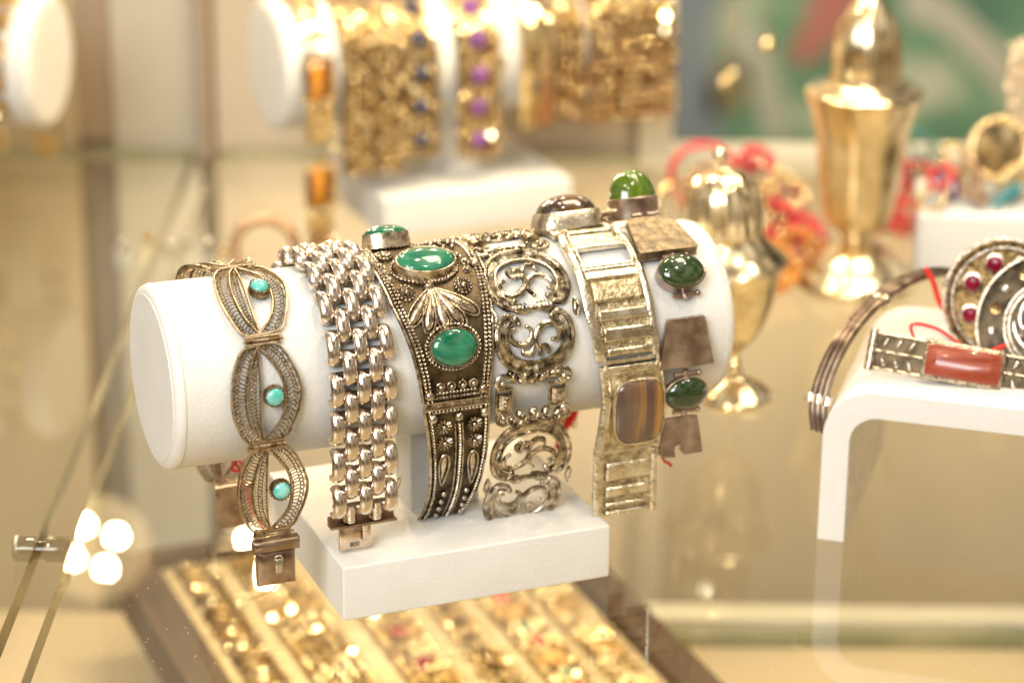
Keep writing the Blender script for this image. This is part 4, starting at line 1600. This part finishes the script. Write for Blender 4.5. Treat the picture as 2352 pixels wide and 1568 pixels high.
lobes = lambda a, z, r: 1 + 0.02 * math.cos(a * 12) if r > 0.25 else 1
vessel("tall_caster", "tall blurred silver gilt caster with flared rim and pointed domed lid", "caster", (15.0, 31.4, 0), [
    ("foot", smoothprof([(2.6, 0), (2.7, 0.2), (2.6, 0.45), (2.15, 0.75), (1.85, 1.15), (1.3, 1.6), (0.75, 1.9), (0.55, 2.1), (0.75, 2.25), (0.55, 2.5)]), None),
    ("body", smoothprof([(0.6, 2.45), (1.2, 2.7), (1.5, 3.1), (1.68, 4.2), (1.85, 5.8), (2.0, 7.0), (2.25, 7.9), (2.5, 8.5), (2.52, 8.75), (2.2, 8.95)]), lambda a, z, r: 1 + 0.02 * math.cos(a * 10)),
    ("lid", smoothprof([(2.1, 8.85), (1.75, 9.1), (1.5, 9.2), (1.48, 10.0), (1.40, 10.9), (1.15, 11.7), (0.75, 12.4), (0.35, 12.9), (0.16, 13.1)]), lambda a, z, r: 1 + 0.02 * math.cos(a * 8)),
    ("finial", smoothprof([(0.14, 13.0), (0.3, 13.2), (0.34, 13.45), (0.2, 13.7), (0.12, 13.9), (0.02, 14.1)]), None)])
vessel("ribbed_caster", "small silver caster with ribbed dome lid and ball finial behind the roll's right end", "caster", (8.85, 17.6, 0), [
    ("foot", smoothprof([(1.38, 0), (1.4, 0.12), (1.2, 0.35), (0.8, 0.65), (0.35, 0.95), (0.22, 1.4), (0.2, 1.9), (0.3, 2.1)]), lobes),
    ("bowl", smoothprof([(0.3, 2.05), (0.7, 2.35), (1.25, 3.1), (1.65, 4.0), (1.9, 4.9), (2.2, 5.5), (2.3, 5.6), (2.25, 5.7)]), None),
    ("shoulder", smoothprof([(2.3, 5.68), (2.15, 5.85), (1.8, 6.2), (1.5, 6.6), (1.35, 6.85)]), None),
    ("lid", smoothprof([(1.46, 6.85), (1.50, 7.0), (1.52, 7.6), (1.44, 8.25), (1.2, 8.85), (0.75, 9.25), (0.25, 9.42), (0.12, 9.5)]), lambda a, z, r: 1 + 0.02 * math.cos(a * 16) if r > 0.2 else 1),
    ("finial", smoothprof([(0.12, 9.45), (0.1, 9.65), (0.24, 9.85), (0.28, 10.0), (0.2, 10.2), (0.02, 10.3)]), None)], rot=(0, math.radians(-6), 0))

# ------------------------------------------------------------------ gold bracelets on the display behind
D2 = (-11.3, 38.8, 0)
Y2 = 0.40


def gold_band(label, s0, w, style, u0=-9.0, u1=8.6, loc=D2, rz=Y2, m=None, group="gold bracelets on the display behind", gap=0.06):
    r_ = thing("gold_bracelet", label, "bracelet", loc, rz, group)
    m = m or GOLD
    pitch = {'mesh': 1.1, 'flower': 1.55, 'plain': 1.3, 'tiger': 4.9, 'wide': 1.3, 'square': 1.35}[style]
    fnb = bent(3.12, 0)
    b = MB()
    if style == 'tiger':
        b.box(-0.72, 0.72, -1.0, 1.0, 0, 0.14, 4, 3, ch=0.04)
        b.rope([(0.7, 0.98, 0.16), (-0.7, 0.98, 0.16), (-0.7, -0.98, 0.16), (0.7, -0.98, 0.16)], 0.09, True)
        b.box(-0.6, 0.6, 1.25, 2.9, 0, 0.14, 4, 3, ch=0.04)
        for y in (1.5, 2.1, 2.7):
            for x in (-0.35, 0.0, 0.35):
                b.ball((x, y, 0.2), 0.17, 8, 5)
        for y in (1.12, -1.12):
            b.ring((0, y, 0.1), 0.2, 0.06, 12, 6)
    elif style in ('mesh', 'wide'):
        nx = int(w / 0.34)
        for i in range(nx):
            for j in range(3):
                x, y = -w / 2 + (i + 0.5) * w / nx, -pitch / 2 + (j + 0.5) * pitch / 3
                if (i + j) % 2 or random.random() < 0.3:
                    b.ball((x, y, 0.14 + 0.1 * random.random()), random.choice((0.09, 0.12, 0.17)), 10, 6)
                else:
                    b.ring((x, y, 0.12), 0.14, 0.045, 10, 5)
        b.box(-w / 2, w / 2, -pitch / 2, pitch / 2, -0.02, 0.05, 2, 3, mi=1)
    elif style == 'flower':
        for k in range(9):
            a = 2 * PI * k / 9
            b.blob(ptx((0.2 * math.cos(a), 0.2 * math.sin(a)), a, w / 2 - 0.2, 0.32, 10), 0.05, 0.12, 3)
            b.ball((w * 0.48 * math.cos(a), w * 0.48 * math.sin(a), 0.14), 0.09, 8, 5)
        b.ring((0, 0, 0.1), w * 0.42, 0.05, 24, 6)
        for k in range(10):
            b.ball((random.uniform(-w / 2, w / 2), random.uniform(-0.7, 0.7), 0.2), random.uniform(0.1, 0.17), 10, 6)
        b.box(-w * .46, w * .46, -pitch / 2, pitch / 2, -0.02, 0.04, 2, 2, mi=1)
    elif style == 'square':
        b.box(-w / 2, w / 2, -0.5, 0.5, 0, 0.16, 3, 3, ch=0.05)
        b.ring((0, 0, 0.18), 0.3, 0.06, 16, 6)
        b.ball((0, 0, 0.2), 0.16, 10, 6)
    else:
        b.slab(lambda u: -w / 2, lambda u: w / 2, -pitch / 2, pitch / 2, 4, 6, 0, 0.14, 0.1)
    sm = {'tiger': TIGER_O, 'flower': AMETH, 'navy': NAVY}.get(style)
    n = int((u1 - u0) / pitch)
    for k in range(n):
        u = u1 - pitch * (k + 0.5)
        ff = lambda x, y, z: fnb(s0 + x, u + y, z)
        nv_, nf_ = len(b.v), len(b.f)
        for q in range(int(w * pitch * 9)):
            fx_, fy_ = random.uniform(-w / 2, w / 2) if style != 'tiger' else random.uniform(-0.7, 0.7), random.uniform(-pitch / 2, pitch / 2)
            if (style == 'flower' and math.hypot(fx_, fy_) < 0.5) or (style == 'tiger' and abs(fy_) < 1.0):
                continue
            b.facet((fx_, fy_, 0.27), random.uniform(0.07, 0.13), mi=2)
        pl = b.build("panel", [m, BACKG, GLINT], r_, ff, smooth=30)
        del b.v[nv_:], b.f[nf_:], b.mi[nf_:]
        if style == 'tiger':
            c = MB()
            c.dome((0, 0, 0.1), 0.62, 0.88, 0.25, 20, 4, 0.4)
            c.build("stone", TIGER_O, pl, ff)
        elif style == 'flower':
            c = MB()
            c.dome((0, 0, 0.16), 0.42, 0.42, 0.32, 10, 3)
            c.build("stone", AMETH if label.find("navy") < 0 else NAVY, pl, ff)
        elif style == 'plain' and k % 3 == 1:
            c = MB()
            c.dome((0, 0, 0.16), 0.28, 0.4, 0.16, 12, 3)
            c.build("stone", TIGER, pl, ff)
    return r_


gold_band("gold bracelet of square orange tiger eye stones at the left of the blurred roll", 1.40, 1.1, 'tiger', u0=-9, u1=12.35)
gold_band("gold beaded mesh bracelet right of the orange tiger eye one", 3.95, 2.8, 'mesh', u1=9.6)
gold_band("gold flower bracelet with small navy stones behind the front display", 6.3, 1.9, 'flower', u1=9.0)
gold_band("gold flower bracelet with purple amethyst stones behind the front display", 9.15, 2.3, 'flower', u1=9.3)
gold_band("slim gold bracelet with brown oval stones right of the amethyst one", 12.0, 1.5, 'plain', u1=8.2)
gold_band("slim gold beaded bracelet close to the wide gold band", 13.7, 1.6, 'mesh', u1=8.0)
gold_band("widest gold bead band at the right end of the blurred roll", 16.95, 4.5, 'wide', u1=8.4)
gold_band("gold bracelet with amber coloured plates on the roll cut off by the left edge", 1.7, 1.3, 'square', u1=10.5, loc=(-21.15, 39.0, 0), rz=PI - 0.19, group="gold bracelets on the left display", m=GOLD_D)
gold_band("coppery beaded bracelet second on the roll cut off by the left edge", 4.8, 1.5, 'mesh', loc=(-21.15, 39.0, 0), rz=PI - 0.19, group="gold bracelets on the left display", m=COPPER)

# ------------------------------------------------------------------ back row knick-knacks
def torus_thing(name, label, catg, c, R, r, m, rot=(PI / 2, 0, 0), group=None, beads=0):
    b = MB()
    if beads:
        if catg == "beads":
            tot = int(beads * 4.2)
            q0 = random.uniform(0, 6)
            for k in range(tot):
                a = 2 * PI * 3 * k / tot
                w_ = 1 + 0.28 * math.sin(a * 1.333 + q0) - 0.1 * math.sin(a / 3)
                b.ball((R * w_ * math.cos(a), R * w_ * math.sin(a + 0.2 * math.sin(a / 3)), 0.35 * R * math.sin(a * 1.667 + q0)), r * 0.62 * random.uniform(0.75, 1.1), 10, 6,
                       mi=0 if random.random() < 0.8 else 1)
        else:
            for k in range(beads):
                a = 2 * PI * k / beads
                b.ball((R * math.cos(a), R * math.sin(a), 0), r, 10, 6)
    else:
        b.ring((0, 0, 0), R, r, 40, 10)
    o = b.build(name, [m, GOLD])
    o.location = Vector(c) * CM
    o.rotation_euler = rot
    return tag(o, label, catg, group)


torus_thing("bangle", "coppery patterned bangle standing upright behind the filigree bracelet", "bangle", (-10.85, 31.3, 1.35), 1.35, 0.26, COPPER, (PI / 2, 0, 0.1), beads=34)
torus_thing("bangle", "small orange coppery ring standing behind the link bracelet", "ring", (-8.2, 32.5, 0.85), 0.75, 0.2, COPPER, (PI / 2, 0, -0.5))
torus_thing("bangle", "red enamel bangle standing upright behind the green jade stone", "bangle", (8.75, 38.5, 2.6), 1.5, 0.17, REDB, (PI / 2 - 0.1, 0, 0.0))
torus_thing("bangle", "plain shiny gold ring in front of the red enamel bangle", "ring", (7.4, 36.8, 1.6), 1.1, 0.2, GOLD, (PI / 2 - 0.2, 0, 0.5))
torus_thing("bead_string", "heap of red glass beads left of the tall caster", "beads", (11.7, 36.2, 1.0), 1.1, 0.36, REDB, (0.9, 0.3, 0), beads=16)
torus_thing("bead_string", "amber bead string lying below the red beads by the tall caster", "beads", (12.6, 33.2, 0.7), 1.0, 0.36, ORNB, (0.5, -0.3, 0.3), beads=14)
torus_thing("bead_string", "red bead loop half hidden behind the caster's ribbed lid", "beads", (10.4, 31.5, 1.4), 1.0, 0.3, REDB, (1.1, 0.2, 0.2), beads=18)
torus_thing("bead_string", "gold bead string heaped against the small caster's lid", "beads", (9.9, 33.5, 2.4), 1.15, 0.28, GOLD, (1.2, 0.3, 0.1), beads=22)
torus_thing("bead_string", "orange bead ring just left of the tall caster's foot", "beads", (11.3, 30.6, 0.9), 0.9, 0.34, ORNB, (0.8, -0.2, 0.2), beads=14)
torus_thing("bead_string", "flat red bead string right of the tall caster", "beads", (18.9, 41, 1.0), 1.6, 0.34, REDB, (0.5, 0.1, 0.2), beads=24)
torus_thing("bead_string", "red bead coil lying beside the white block", "beads", (17.2, 39, 0.8), 1.1, 0.3, REDB, (0.4, 0.0, 0.1), beads=20)
torus_thing("bead_string", "teal bead string in the far right row below the picture", "beads", (18.8, 44, 1.6), 1.6, 0.2, TEALB, (0.9, 0.0, 0.2), beads=30)
torus_thing("bead_string", "small teal ring of beads near the teal string", "beads", (20.2, 45, 0.9), 0.9, 0.18, TEALB, (1.2, 0.0, 0.2), beads=22)
torus_thing("bangle", "coppery bangle peeking between the gold display and the ribbed lid", "bangle", (8.3, 31.5, 1.2), 1.2, 0.3, COPPER, (1.3, 0.2, 0.6), beads=20)
extra = [("string of big red glass beads just right of the ribbed lid", (11.2, 38.0, 2.2), 1.3, 0.42, REDB, (1.2, 0.2, 0.3), 16),
         ("orange bead loop between the red bead heap and the frame", (9.6, 39.5, 1.2), 1.0, 0.36, ORNB, (0.9, -0.2, 0.1), 14),
         ("deep red bead coil on the glass left of the tall caster's stem", (13.0, 36.0, 0.6), 1.0, 0.42, REDB, (0.2, 0.1, 0.0), 13),
         ("gold bead loop on top of the red coil by the tall caster", (12.4, 37.5, 2.0), 0.95, 0.3, GOLD, (1.0, -0.4, 0.7), 18),
         ("red bead string standing behind the tall caster's right side", (17.0, 41.5, 1.7), 1.2, 0.36, REDB, (1.3, 0.2, -0.3), 17),
         ("bronze bead loop leaning on the ribbed caster", (8.6, 34.0, 3.0), 1.0, 0.3, COPPER, (1.2, 0.4, 0.2), 18),
         ("small orange bead heap in front of the red bead heap", (11.9, 31.8, 0.5), 0.6, 0.34, ORNB, (0.3, 0.1, 0.2), 9)]
for lb_, c_, R_2, r_2, m_2, ro_2, n_2 in extra:
    torus_thing("bead_string", lb_, "beads", c_, R_2, r_2, m_2, ro_2, beads=n_2)
for i, (x, y, h, mm_) in enumerate(((-17.5, 34.0, 0.9, CHROME), (-16.4, 34.4, 1.1, GOLD), (-15.3, 33.6, 0.9, CHROME), (-14.6, 34.5, 1.05, CHROME), (-13.6, 33.9, 1.1, CHROME), (-12.9, 33.0, 0.8, GOLD))):
    r_ = thing("ring_knob", ["small pale silver knob ring, leftmost in the blurred row at the left", "gilt knob ring second in the blurred row at the left",
                             "pale knob ring third in the blurred row at the left", "pale knob ring fourth in the blurred row at the left",
                             "large pale knob ring fifth in the blurred row at the left", "little gold knob ring at the right end of the blurred row"][i],
               "ring", (x, y, 0), group="knob rings in a row")
    b = MB(); b.ring((0, 0, 0), 0.3, 0.07, 20, 6)
    o = b.build("hoop", mm_, r_); o.location.z = 0.36 * CM; o.rotation_euler.x = PI / 2
    b = MB(); b.ball((0, 0, h * 0.6 + 0.12), 0.24, 16, 8)
    b.build("knob", mm_, r_)

blk = thing("display_block", "cream white display block at the back right under a heap of jewellery", "display block", (17.7, 32.0, 0), -0.12)
b = MB(); b.box(0, 8.5, 0, 5.0, 0, 3.1)
b.build("block", ACRYL, blk, bevel=0.25)
torus_thing("gold_hoop", "large round gold medallion standing on the cream block", "medallion", (21.3, 33.2, 5.6), 1.3, 0.24, GOLD, (PI / 2 - 0.25, 0, 0.2), beads=26)
mdl = MB(); mdl.lathe([(1.25, 0), (1.2, 0.15), (0.6, 0.3), (0.02, 0.34)], n=32)
o = mdl.build("gold_disc", GOLD); o.location = Vector((21.3, 33.25, 5.6)) * CM; o.rotation_euler = (PI / 2 - 0.25, 0, 0.2)
tag(o, "domed gold disc inside the beaded medallion on the cream block", "disc")
ccol = [GOLD, AMETH, COPPER, GOLD_D, TEALB, GOLD, REDB, GOLD, COPPER, NAVY, GOLD, GOLD_D]
names = ["gold", "purple", "coppery", "aged gold", "teal", "bright gold", "red", "yellow gold", "bronze", "navy", "polished gold", "brownish gold"]
spots_ = ["leftmost on the cream block", "at the block's front edge", "behind the front edge", "under the medallion", "left of the medallion's foot", "in the middle of the heap",
          "near the top of the heap", "against the medallion", "at the block's right", "deep in the heap", "on top of the heap", "at the far back of the heap"]
for i in range(12):
    x = 18.4 + (i * 0.83) % 4.6
    y = 32.6 + (i * 1.37) % 2.6
    torus_thing("heaped_ring", f"{names[i]} ring {spots_[i]}", "ring", (x, y, 3.45 + 0.45 * (i % 4)), 0.6 + 0.1 * (i % 3), 0.17, ccol[i],
                (0.5 + 0.5 * (i % 3), 0.6 * ((i * 7) % 3 - 1), i), group="rings heaped on the cream block", beads=16)
r_ = thing("white_plume", "blurred pale crystal cluster above the gold medallion at the right edge", "ornament", (22.6, 36, 3.1))
b = MB()
for k in range(90):
    a = k * 2.4
    b.ball((0.55 * math.cos(a) * random.uniform(0.3, 1.2), 0.5 * math.sin(a), 2.2 + k * 0.05), random.uniform(0.12, 0.26), 8, 5)
b.build("crystal_beads", mat("frosted_crystal", (0.74, 0.60, 0.42), rough=0.3), r_)
b = MB(); b.tube([(0, 0, 0), (0, 0, 2.4)], 0.2, 8)
b.build("stem", GOLD, r_)

# ------------------------------------------------------------------ wall panels, frame, picture
def wallbox(name, label, catg, x0, x1, z0, z1, y, m, th=0.6):
    b = MB(); b.box(0, x1 - x0, 0, th, 0, z1 - z0)
    o = b.build(name, m, bevel=0.0)
    o.location = Vector((x0, y, z0)) * CM
    return tag(o, label, catg, "cabinet back panels")


wallbox("wall_panel", "ochre back panel right of the left display's round end", "wall panel", -30, -22.3, -44, 40, 52.0, WALL_Y)
wallbox("wall_panel", "dark brown upright strip of the back panelling", "wall panel", -22.3, -20.4, 0.0, 40, 52.2, WALL_D)
wallbox("wall_panel", "greyish beige back panel between the brown strip and the thin post", "wall panel", -20.4, -16.1, -44, 40, 52.0, WALL_G)
wallbox("wall_post", "thin brown upright post at the back of the cabinet", "post", -15.95, -15.35, -0.6, 40, 51.2, WALL_D, 1.0)
wallbox("wall_panel", "pinkish beige back panel behind the blurred gold roll", "wall panel", -15.2, 6.3, -44, 40, 52.0, WALL_P)
wallbox("window_frame", "pale upright frame left of the green picture", "frame", 6.35, 8.0, -0.6, 40, 50.2, FRAME, 1.5)
wallbox("window_sill", "pale horizontal ledge below the green picture", "ledge", 8.02, 40, -0.7, 0.35, 49.6, FRAME, 2.2)

m, nt = new_mat("mottled_picture_print")
out = nt.nodes.new("ShaderNodeOutputMaterial")
bs = nt.nodes.new("ShaderNodeBsdfPrincipled")
tc = nt.nodes.new("ShaderNodeTexCoord")
n1 = nt.nodes.new("ShaderNodeTexNoise"); n1.inputs["Scale"].default_value = 17; n1.inputs["Detail"].default_value = 3.0
n2 = nt.nodes.new("ShaderNodeTexNoise"); n2.inputs["Scale"].default_value = 11; n2.inputs["Detail"].default_value = 1.0
mp = nt.nodes.new("ShaderNodeMapping"); mp.inputs["Location"].default_value = (3.3, 1.0, 7.7)
r1 = nt.nodes.new("ShaderNodeValToRGB")
r1.color_ramp.elements[0].position = 0.36; r1.color_ramp.elements[0].color = (0.075, 0.16, 0.10, 1)
r1.color_ramp.elements[1].position = 0.66; r1.color_ramp.elements[1].color = (0.55, 0.52, 0.38, 1)
e = r1.color_ramp.elements.new(0.52); e.color = (0.13, 0.25, 0.14, 1)
r2_ = nt.nodes.new("ShaderNodeValToRGB")
r2_.color_ramp.elements[0].position = 0.60; r2_.color_ramp.elements[0].color = (0, 0, 0, 1)
r2_.color_ramp.elements[1].position = 0.68; r2_.color_ramp.elements[1].color = (1, 1, 1, 1)
mx = nt.nodes.new("ShaderNodeMix"); mx.data_type = 'RGBA'
mx.inputs[7].default_value = (0.42, 0.09, 0.07, 1)
sx = nt.nodes.new("ShaderNodeSeparateXYZ")
mr = nt.nodes.new("ShaderNodeMapRange")
mr.inputs["From Min"].default_value = 0.035; mr.inputs["From Max"].default_value = 0.0
mr.inputs["To Min"].default_value = 0.0; mr.inputs["To Max"].default_value = 0.75
mx2 = nt.nodes.new("ShaderNodeMix"); mx2.data_type = 'RGBA'
mx2.inputs[7].default_value = (0.20, 0.22, 0.21, 1)
K = nt.links.new
K(tc.outputs["Object"], n1.inputs["Vector"]); K(tc.outputs["Object"], mp.inputs[0]); K(mp.outputs[0], n2.inputs["Vector"])
K(n1.outputs[0], r1.inputs[0]); K(n2.outputs[0], r2_.inputs[0]); K(r2_.outputs[0], mx.inputs[0]); K(r1.outputs[0], mx.inputs[6])
K(tc.outputs["Object"], sx.inputs[0]); K(sx.outputs["X"], mr.inputs[0]); K(mr.outputs[0], mx2.inputs[0]); K(mx.outputs[2], mx2.inputs[6])
K(mx2.outputs[2], bs.inputs["Base Color"]); K(bs.outputs[0], out.inputs[0])
bs.inputs["Roughness"].default_value = 0.6
b = MB(); b.box(-12, 40, 0, 0.3, -25, 40)
o = b.build("wall_picture", m)
PS = 2.14
o.location = Vector((17.1, 200, 38.9 - 2.14 * 38.6)) * CM
o.scale = (PS, PS, PS)
pic = o
for nm_, m_, pts_ in (("red_brown_patch", mat("brick_red_print", (0.36, 0.10, 0.08), (0.42, 0.20, 0.14), rough=0.6, nscale=0.1), [(6.3, 4.2), (7.6, 5.0), (8.9, 7.0), (9.2, 9.5), (7.4, 9.8), (6.6, 7.0), (5.9, 5.0)]),
                      ("pale_patch", mat("pale_sage_print", (0.34, 0.34, 0.25), (0.42, 0.41, 0.32), rough=0.6, nscale=0.1), [(3.4, 6.6), (4.6, 5.9), (5.6, 3.0), (6.0, 0.6), (5.0, 0.3), (4.2, 2.2), (3.0, 4.6), (2.4, 7.4)]),
                      ("slate_patch", mat("slate_blue_print", (0.13, 0.16, 0.18), (0.24, 0.26, 0.26), rough=0.6, nscale=0.1), [(0.1, 0.1), (2.2, 0.2), (2.4, 2.2), (1.8, 5.0), (2.0, 8.8), (0.1, 9.0)]),
                      ("pale_patch", mat("pale_beige_print", (0.42, 0.39, 0.30), rough=0.6), [(11.6, 6.6), (13.0, 6.2), (15.2, 4.2), (17.0, 2.6), (17.0, 4.6), (14.8, 6.8), (12.4, 8.4), (11.4, 8.0)]),
                      ("olive_patch", mat("olive_print", (0.20, 0.17, 0.08), rough=0.6), [(1.8, 1.8), (3.6, 2.0), (3.8, 4.0), (2.2, 4.4)])):
    b = MB()
    oo = [(p.x, p.y) for p in cat([(x, y, 0) for x, y in pts_], 5, True)]
    nn_ = len(oo)
    b.add([(x, -0.03, z) for x, z in oo] + [(x, 0.02, z) for x, z in oo], [tuple(range(nn_)), tuple(range(2 * nn_ - 1, nn_ - 1, -1))] + [(i, (i + 1) % nn_, nn_ + (i + 1) % nn_, nn_ + i) for i in range(nn_)])
    b.build(nm_, m_, pic)
for k_, (x_, z_, r_9) in enumerate(((12.0, 6.3, 0.45), (9.95, 4.4, 0.4), (10.4, 4.8, 0.3))):
    b = MB(); b.ball((0, 0, 0), r_9, 16, 8)
    b.tube([(0, 0, r_9 * 0.9), (0, 0, 14)], 0.03, 5)
    o = b.build("hanging_bauble", GOLD); o.location = Vector((x_ + 0.4, 48.5, z_)) * CM
    tag(o, ("gold bauble hanging high in front of the green picture", "gold bauble hanging low near the pale frame", "smallest gold bauble beside the low hanging one")[k_], "bauble", "hanging gold baubles")
o = pic
tag(o, "blurred green and pale picture with reddish patches on the back wall", "picture")

# ------------------------------------------------------------------ lower shelf and tray
b = MB(); b.box(-60, 60, -55, 30.5, -16.8, -16)
o = b.build("lower_shelf", FLOOR)
tag(o, "pale beige lower shelf board seen through the glass", "shelf")
b = MB(); b.box(0, 70, 0, 1.6, 0, 0.7)
o = b.build("shelf_rail", FRAME); o.location = Vector((-10, 28.9, -16.0 + 0.004)) * CM
tag(o, "pale rail along the back of the lower shelf", "rail")
b = MB(); b.box(0, 70, 0, 0.9, 0, 0.5)
o = b.build("glass_strip", GEDGE); o.location = Vector((-10, 27.6, -15.99)) * CM
tag(o, "thin greenish glass strip in front of the pale rail on the lower shelf", "glass strip")

TP = (-15.5, 25.7, -13.2)
tray = thing("jewellery_tray", "dark brown wooden tray with cream pad of gold bracelets below the glass", "tray", TP, 0.3838)
TW, TL = 16.6, 26.0
b = MB(); b.box(-0.9, TW + 0.9, -TL, 0.6, 0, 0.6)
b.build("tray_bottom", BROWNW, tray)
for nm, x0, x1, y0, y1 in (("left", -1.7, 0.0, -TL, 0.0), ("right", TW, TW + 1.5, -TL, 0.0), ("back", -1.7, TW + 1.5, 0.0, 0.8)):
    b = MB(); b.box(x0, x1, y0, y1, 0.3, 2.3)
    b.build("side_board", BROWNW, tray, bevel=0.08)
b = MB(); b.box(0.05, TW - 0.05, -TL + 0.1, -0.05, 0.6, 1.6)
b.build("pad", CREAM, tray)

tl_labels = ["gold bracelet of small square panels, leftmost in the lower tray", "gold bead bracelet second from the left in the lower tray",
             "gold bracelet with deep red stones in the middle of the lower tray", "slim gold flower bracelet right of the red stone one in the lower tray",
             "gold bracelet with amber and green stones in the lower tray", "plain gold bead bracelet rightmost in the lower tray"]


def tray_band(label, x0, w, style, seed):
    random.seed(seed)
    r_ = thing("gold_bracelet", label, "bracelet", (TP[0], TP[1], TP[2] + 1.6), 0.3838, "gold bracelets in the lower tray")
    pitch = 1.45
    for k in range(13):
        y = -1.0 - pitch * k
        b = MB()
        if style == 'square':
            b.box(-w / 2, w / 2, -0.55, 0.55, 0, 0.2, 1, 1, ch=0.06, mi=1)
            b.ring((0, 0, 0.22), 0.38, 0.08, 16, 6)
        elif style == 'flower':
            for q in range(8):
                a = 2 * PI * q / 8
                b.ball((w * .36 * math.cos(a), w * .36 * math.sin(a), 0.2), 0.18, 8, 5)
            b.box(-w * .3, w * .3, -0.6, 0.6, 0, 0.12, mi=1)
        else:
            for i in range(5):
                for j in range(4):
                    b.ball((-w / 2 + (i + .5) * w / 5, -0.65 + (j + 0.5) * 0.33, 0.2), random.choice((0.10, 0.15, 0.22)), 10, 6)
            b.box(-w / 2, w / 2, -0.6, 0.6, 0, 0.1, mi=1)
        for q in range(int(w * 9)):
            b.facet((random.uniform(-w / 2, w / 2), random.uniform(-0.65, 0.65), 0.36), random.uniform(0.07, 0.14), mi=2)
        pl = b.build("panel", [GOLD if k % 3 else GOLD_D, BACKG, GLINT], r_, lambda x, yy, z: (x + x0, yy + y, z))
        st_m = {'red': GARNET, 'mix': (ORNB, MALA, REDB)[k % 3], 'flower': None}.get(style)
        if st_m and k % 2 == (0 if style == 'red' else k % 2):
            b = MB(); b.dome((x0, y, 0.15), 0.5 if style == 'red' else 0.36, 0.42, 0.3, 14, 4)
            b.build("stone", st_m, pl)


for i, (x0, w, stl) in enumerate(((1.6, 1.6, 'square'), (4.5, 2.5, 'bead'), (7.9, 2.1, 'red'), (10.5, 1.7, 'flower'), (13.0, 1.9, 'mix'), (15.3, 1.6, 'bead'))):
    tray_band(tl_labels[i], x0, w, stl, i)

# pale curved stand on lower shelf, left of the tray
r_ = thing("paper_bag", "pale standing card sleeve left of the lower tray", "sleeve", (-17.5, 8.5, -16), 0.5)
b = MB()
b.box(-2.0, 2.0, -0.4, 0.4, 0, 6.0)
b.build("sleeve_body", mat("pale_card", (0.62, 0.60, 0.52), rough=0.6), r_, bevel=0.3)
# clamp joining the two panes
cl = thing("glass_clamp", "clear and metal round clamp bridging the gap between the glass shelves", "clamp", (-15.7, 2.3, 0.35))
b = MB()
b.lathe([(0.42, -0.9), (0.45, -0.8), (0.45, -0.2), (0.36, -0.15), (0.36, 0.15), (0.45, 0.2), (0.45, 0.8), (0.42, 0.9)], n=28)
b.build("barrel", glass_mat("clamp_clear_plastic", (0.80, 0.78, 0.72)), cl, lambda x, y, z: (z - 0.1, x, y + 0.1))
b = MB()
b.lathe([(0.34, -0.05), (0.34, 0.05)], n=28)
b.build("washer", FRAME, cl, lambda x, y, z: (z - 0.9, x, y + 0.25))

# dust flecks on the glass
random.seed(3)
b = MB()
for k in range(150):
    x, y = (random.uniform(-15, -4), random.uniform(-7, 4)) if k < 110 else (random.uniform(-14, 18), random.uniform(-7, 8))
    a = random.uniform(0, PI); L_ = random.uniform(0.012, 0.05)
    b.tube([(x, y, 0.012), (x + L_ * math.cos(a), y + L_ * math.sin(a), 0.014)], 0.011, 4)
tag(b.build("glass_dust", DUST), "pale specks of dust lying on the glass shelf", "dust", kind="stuff")


# ------------------------------------------------------------------ lamps (their light and their mirror images in the glass)
def led_spot(label, c, aim, k=4, r=0.44, gap=1.28, m=LED):
    r_ = thing("spot_lamp", label, "lamp", c, group="cabinet spot lamps")
    r_.rotation_euler = (Vector(aim) - Vector(c)).to_track_quat('-Z', 'Y').to_euler()
    b = MB()
    hr = gap + 1.55 if k > 1 else 0.9
    b.lathe([(hr, -0.1), (hr + 0.08, 0.0), (hr, 1.2), (0.8, 3.2), (0.6, 4.2)], n=40, cap=False)
    b.build("housing", CHROME, r_)
    b = MB()
    lr = gap + 1.5 if k > 1 else 0.75
    b.lathe([(lr, -0.02), (lr - 0.05, -0.08), (0.02, -0.09)], n=40)
    b.build("halo_disc", HALO, r_)  # disc added to glow as the halo around the LEDs
    if k > 1:
        b = MB()
        b.lathe([(hr, -4.6), (hr, -0.05), (hr + 0.08, -0.05), (hr + 0.08, -4.6)], n=40, cap=False)
        b.build("beam_shield", BEAM_SHIELD, r_)  # unseen tube added to keep the beam off the left roll's end
    for i in range(k):
        a = 2 * PI * (i + 0.25) / k
        b = MB()
        b.lathe([(r, 0.0), (r * 0.9, -0.12), (r * 0.5, -0.2), (0.02, -0.24)], (gap * math.cos(a) if k > 1 else 0, gap * math.sin(a) if k > 1 else 0, -0.12), 20)
        b.build("led", m, r_)
    return r_


led_spot("round lamp with four warm LEDs mirrored in the glass at the lower left", (-22.2, 50, 21.9), (-12, 5, 2))
led_spot("round four-LED lamp whose mirror image flares beside the brown clasp", (-13.2, 47, 21), (-4, 5, 2), gap=1.0, r=0.5)
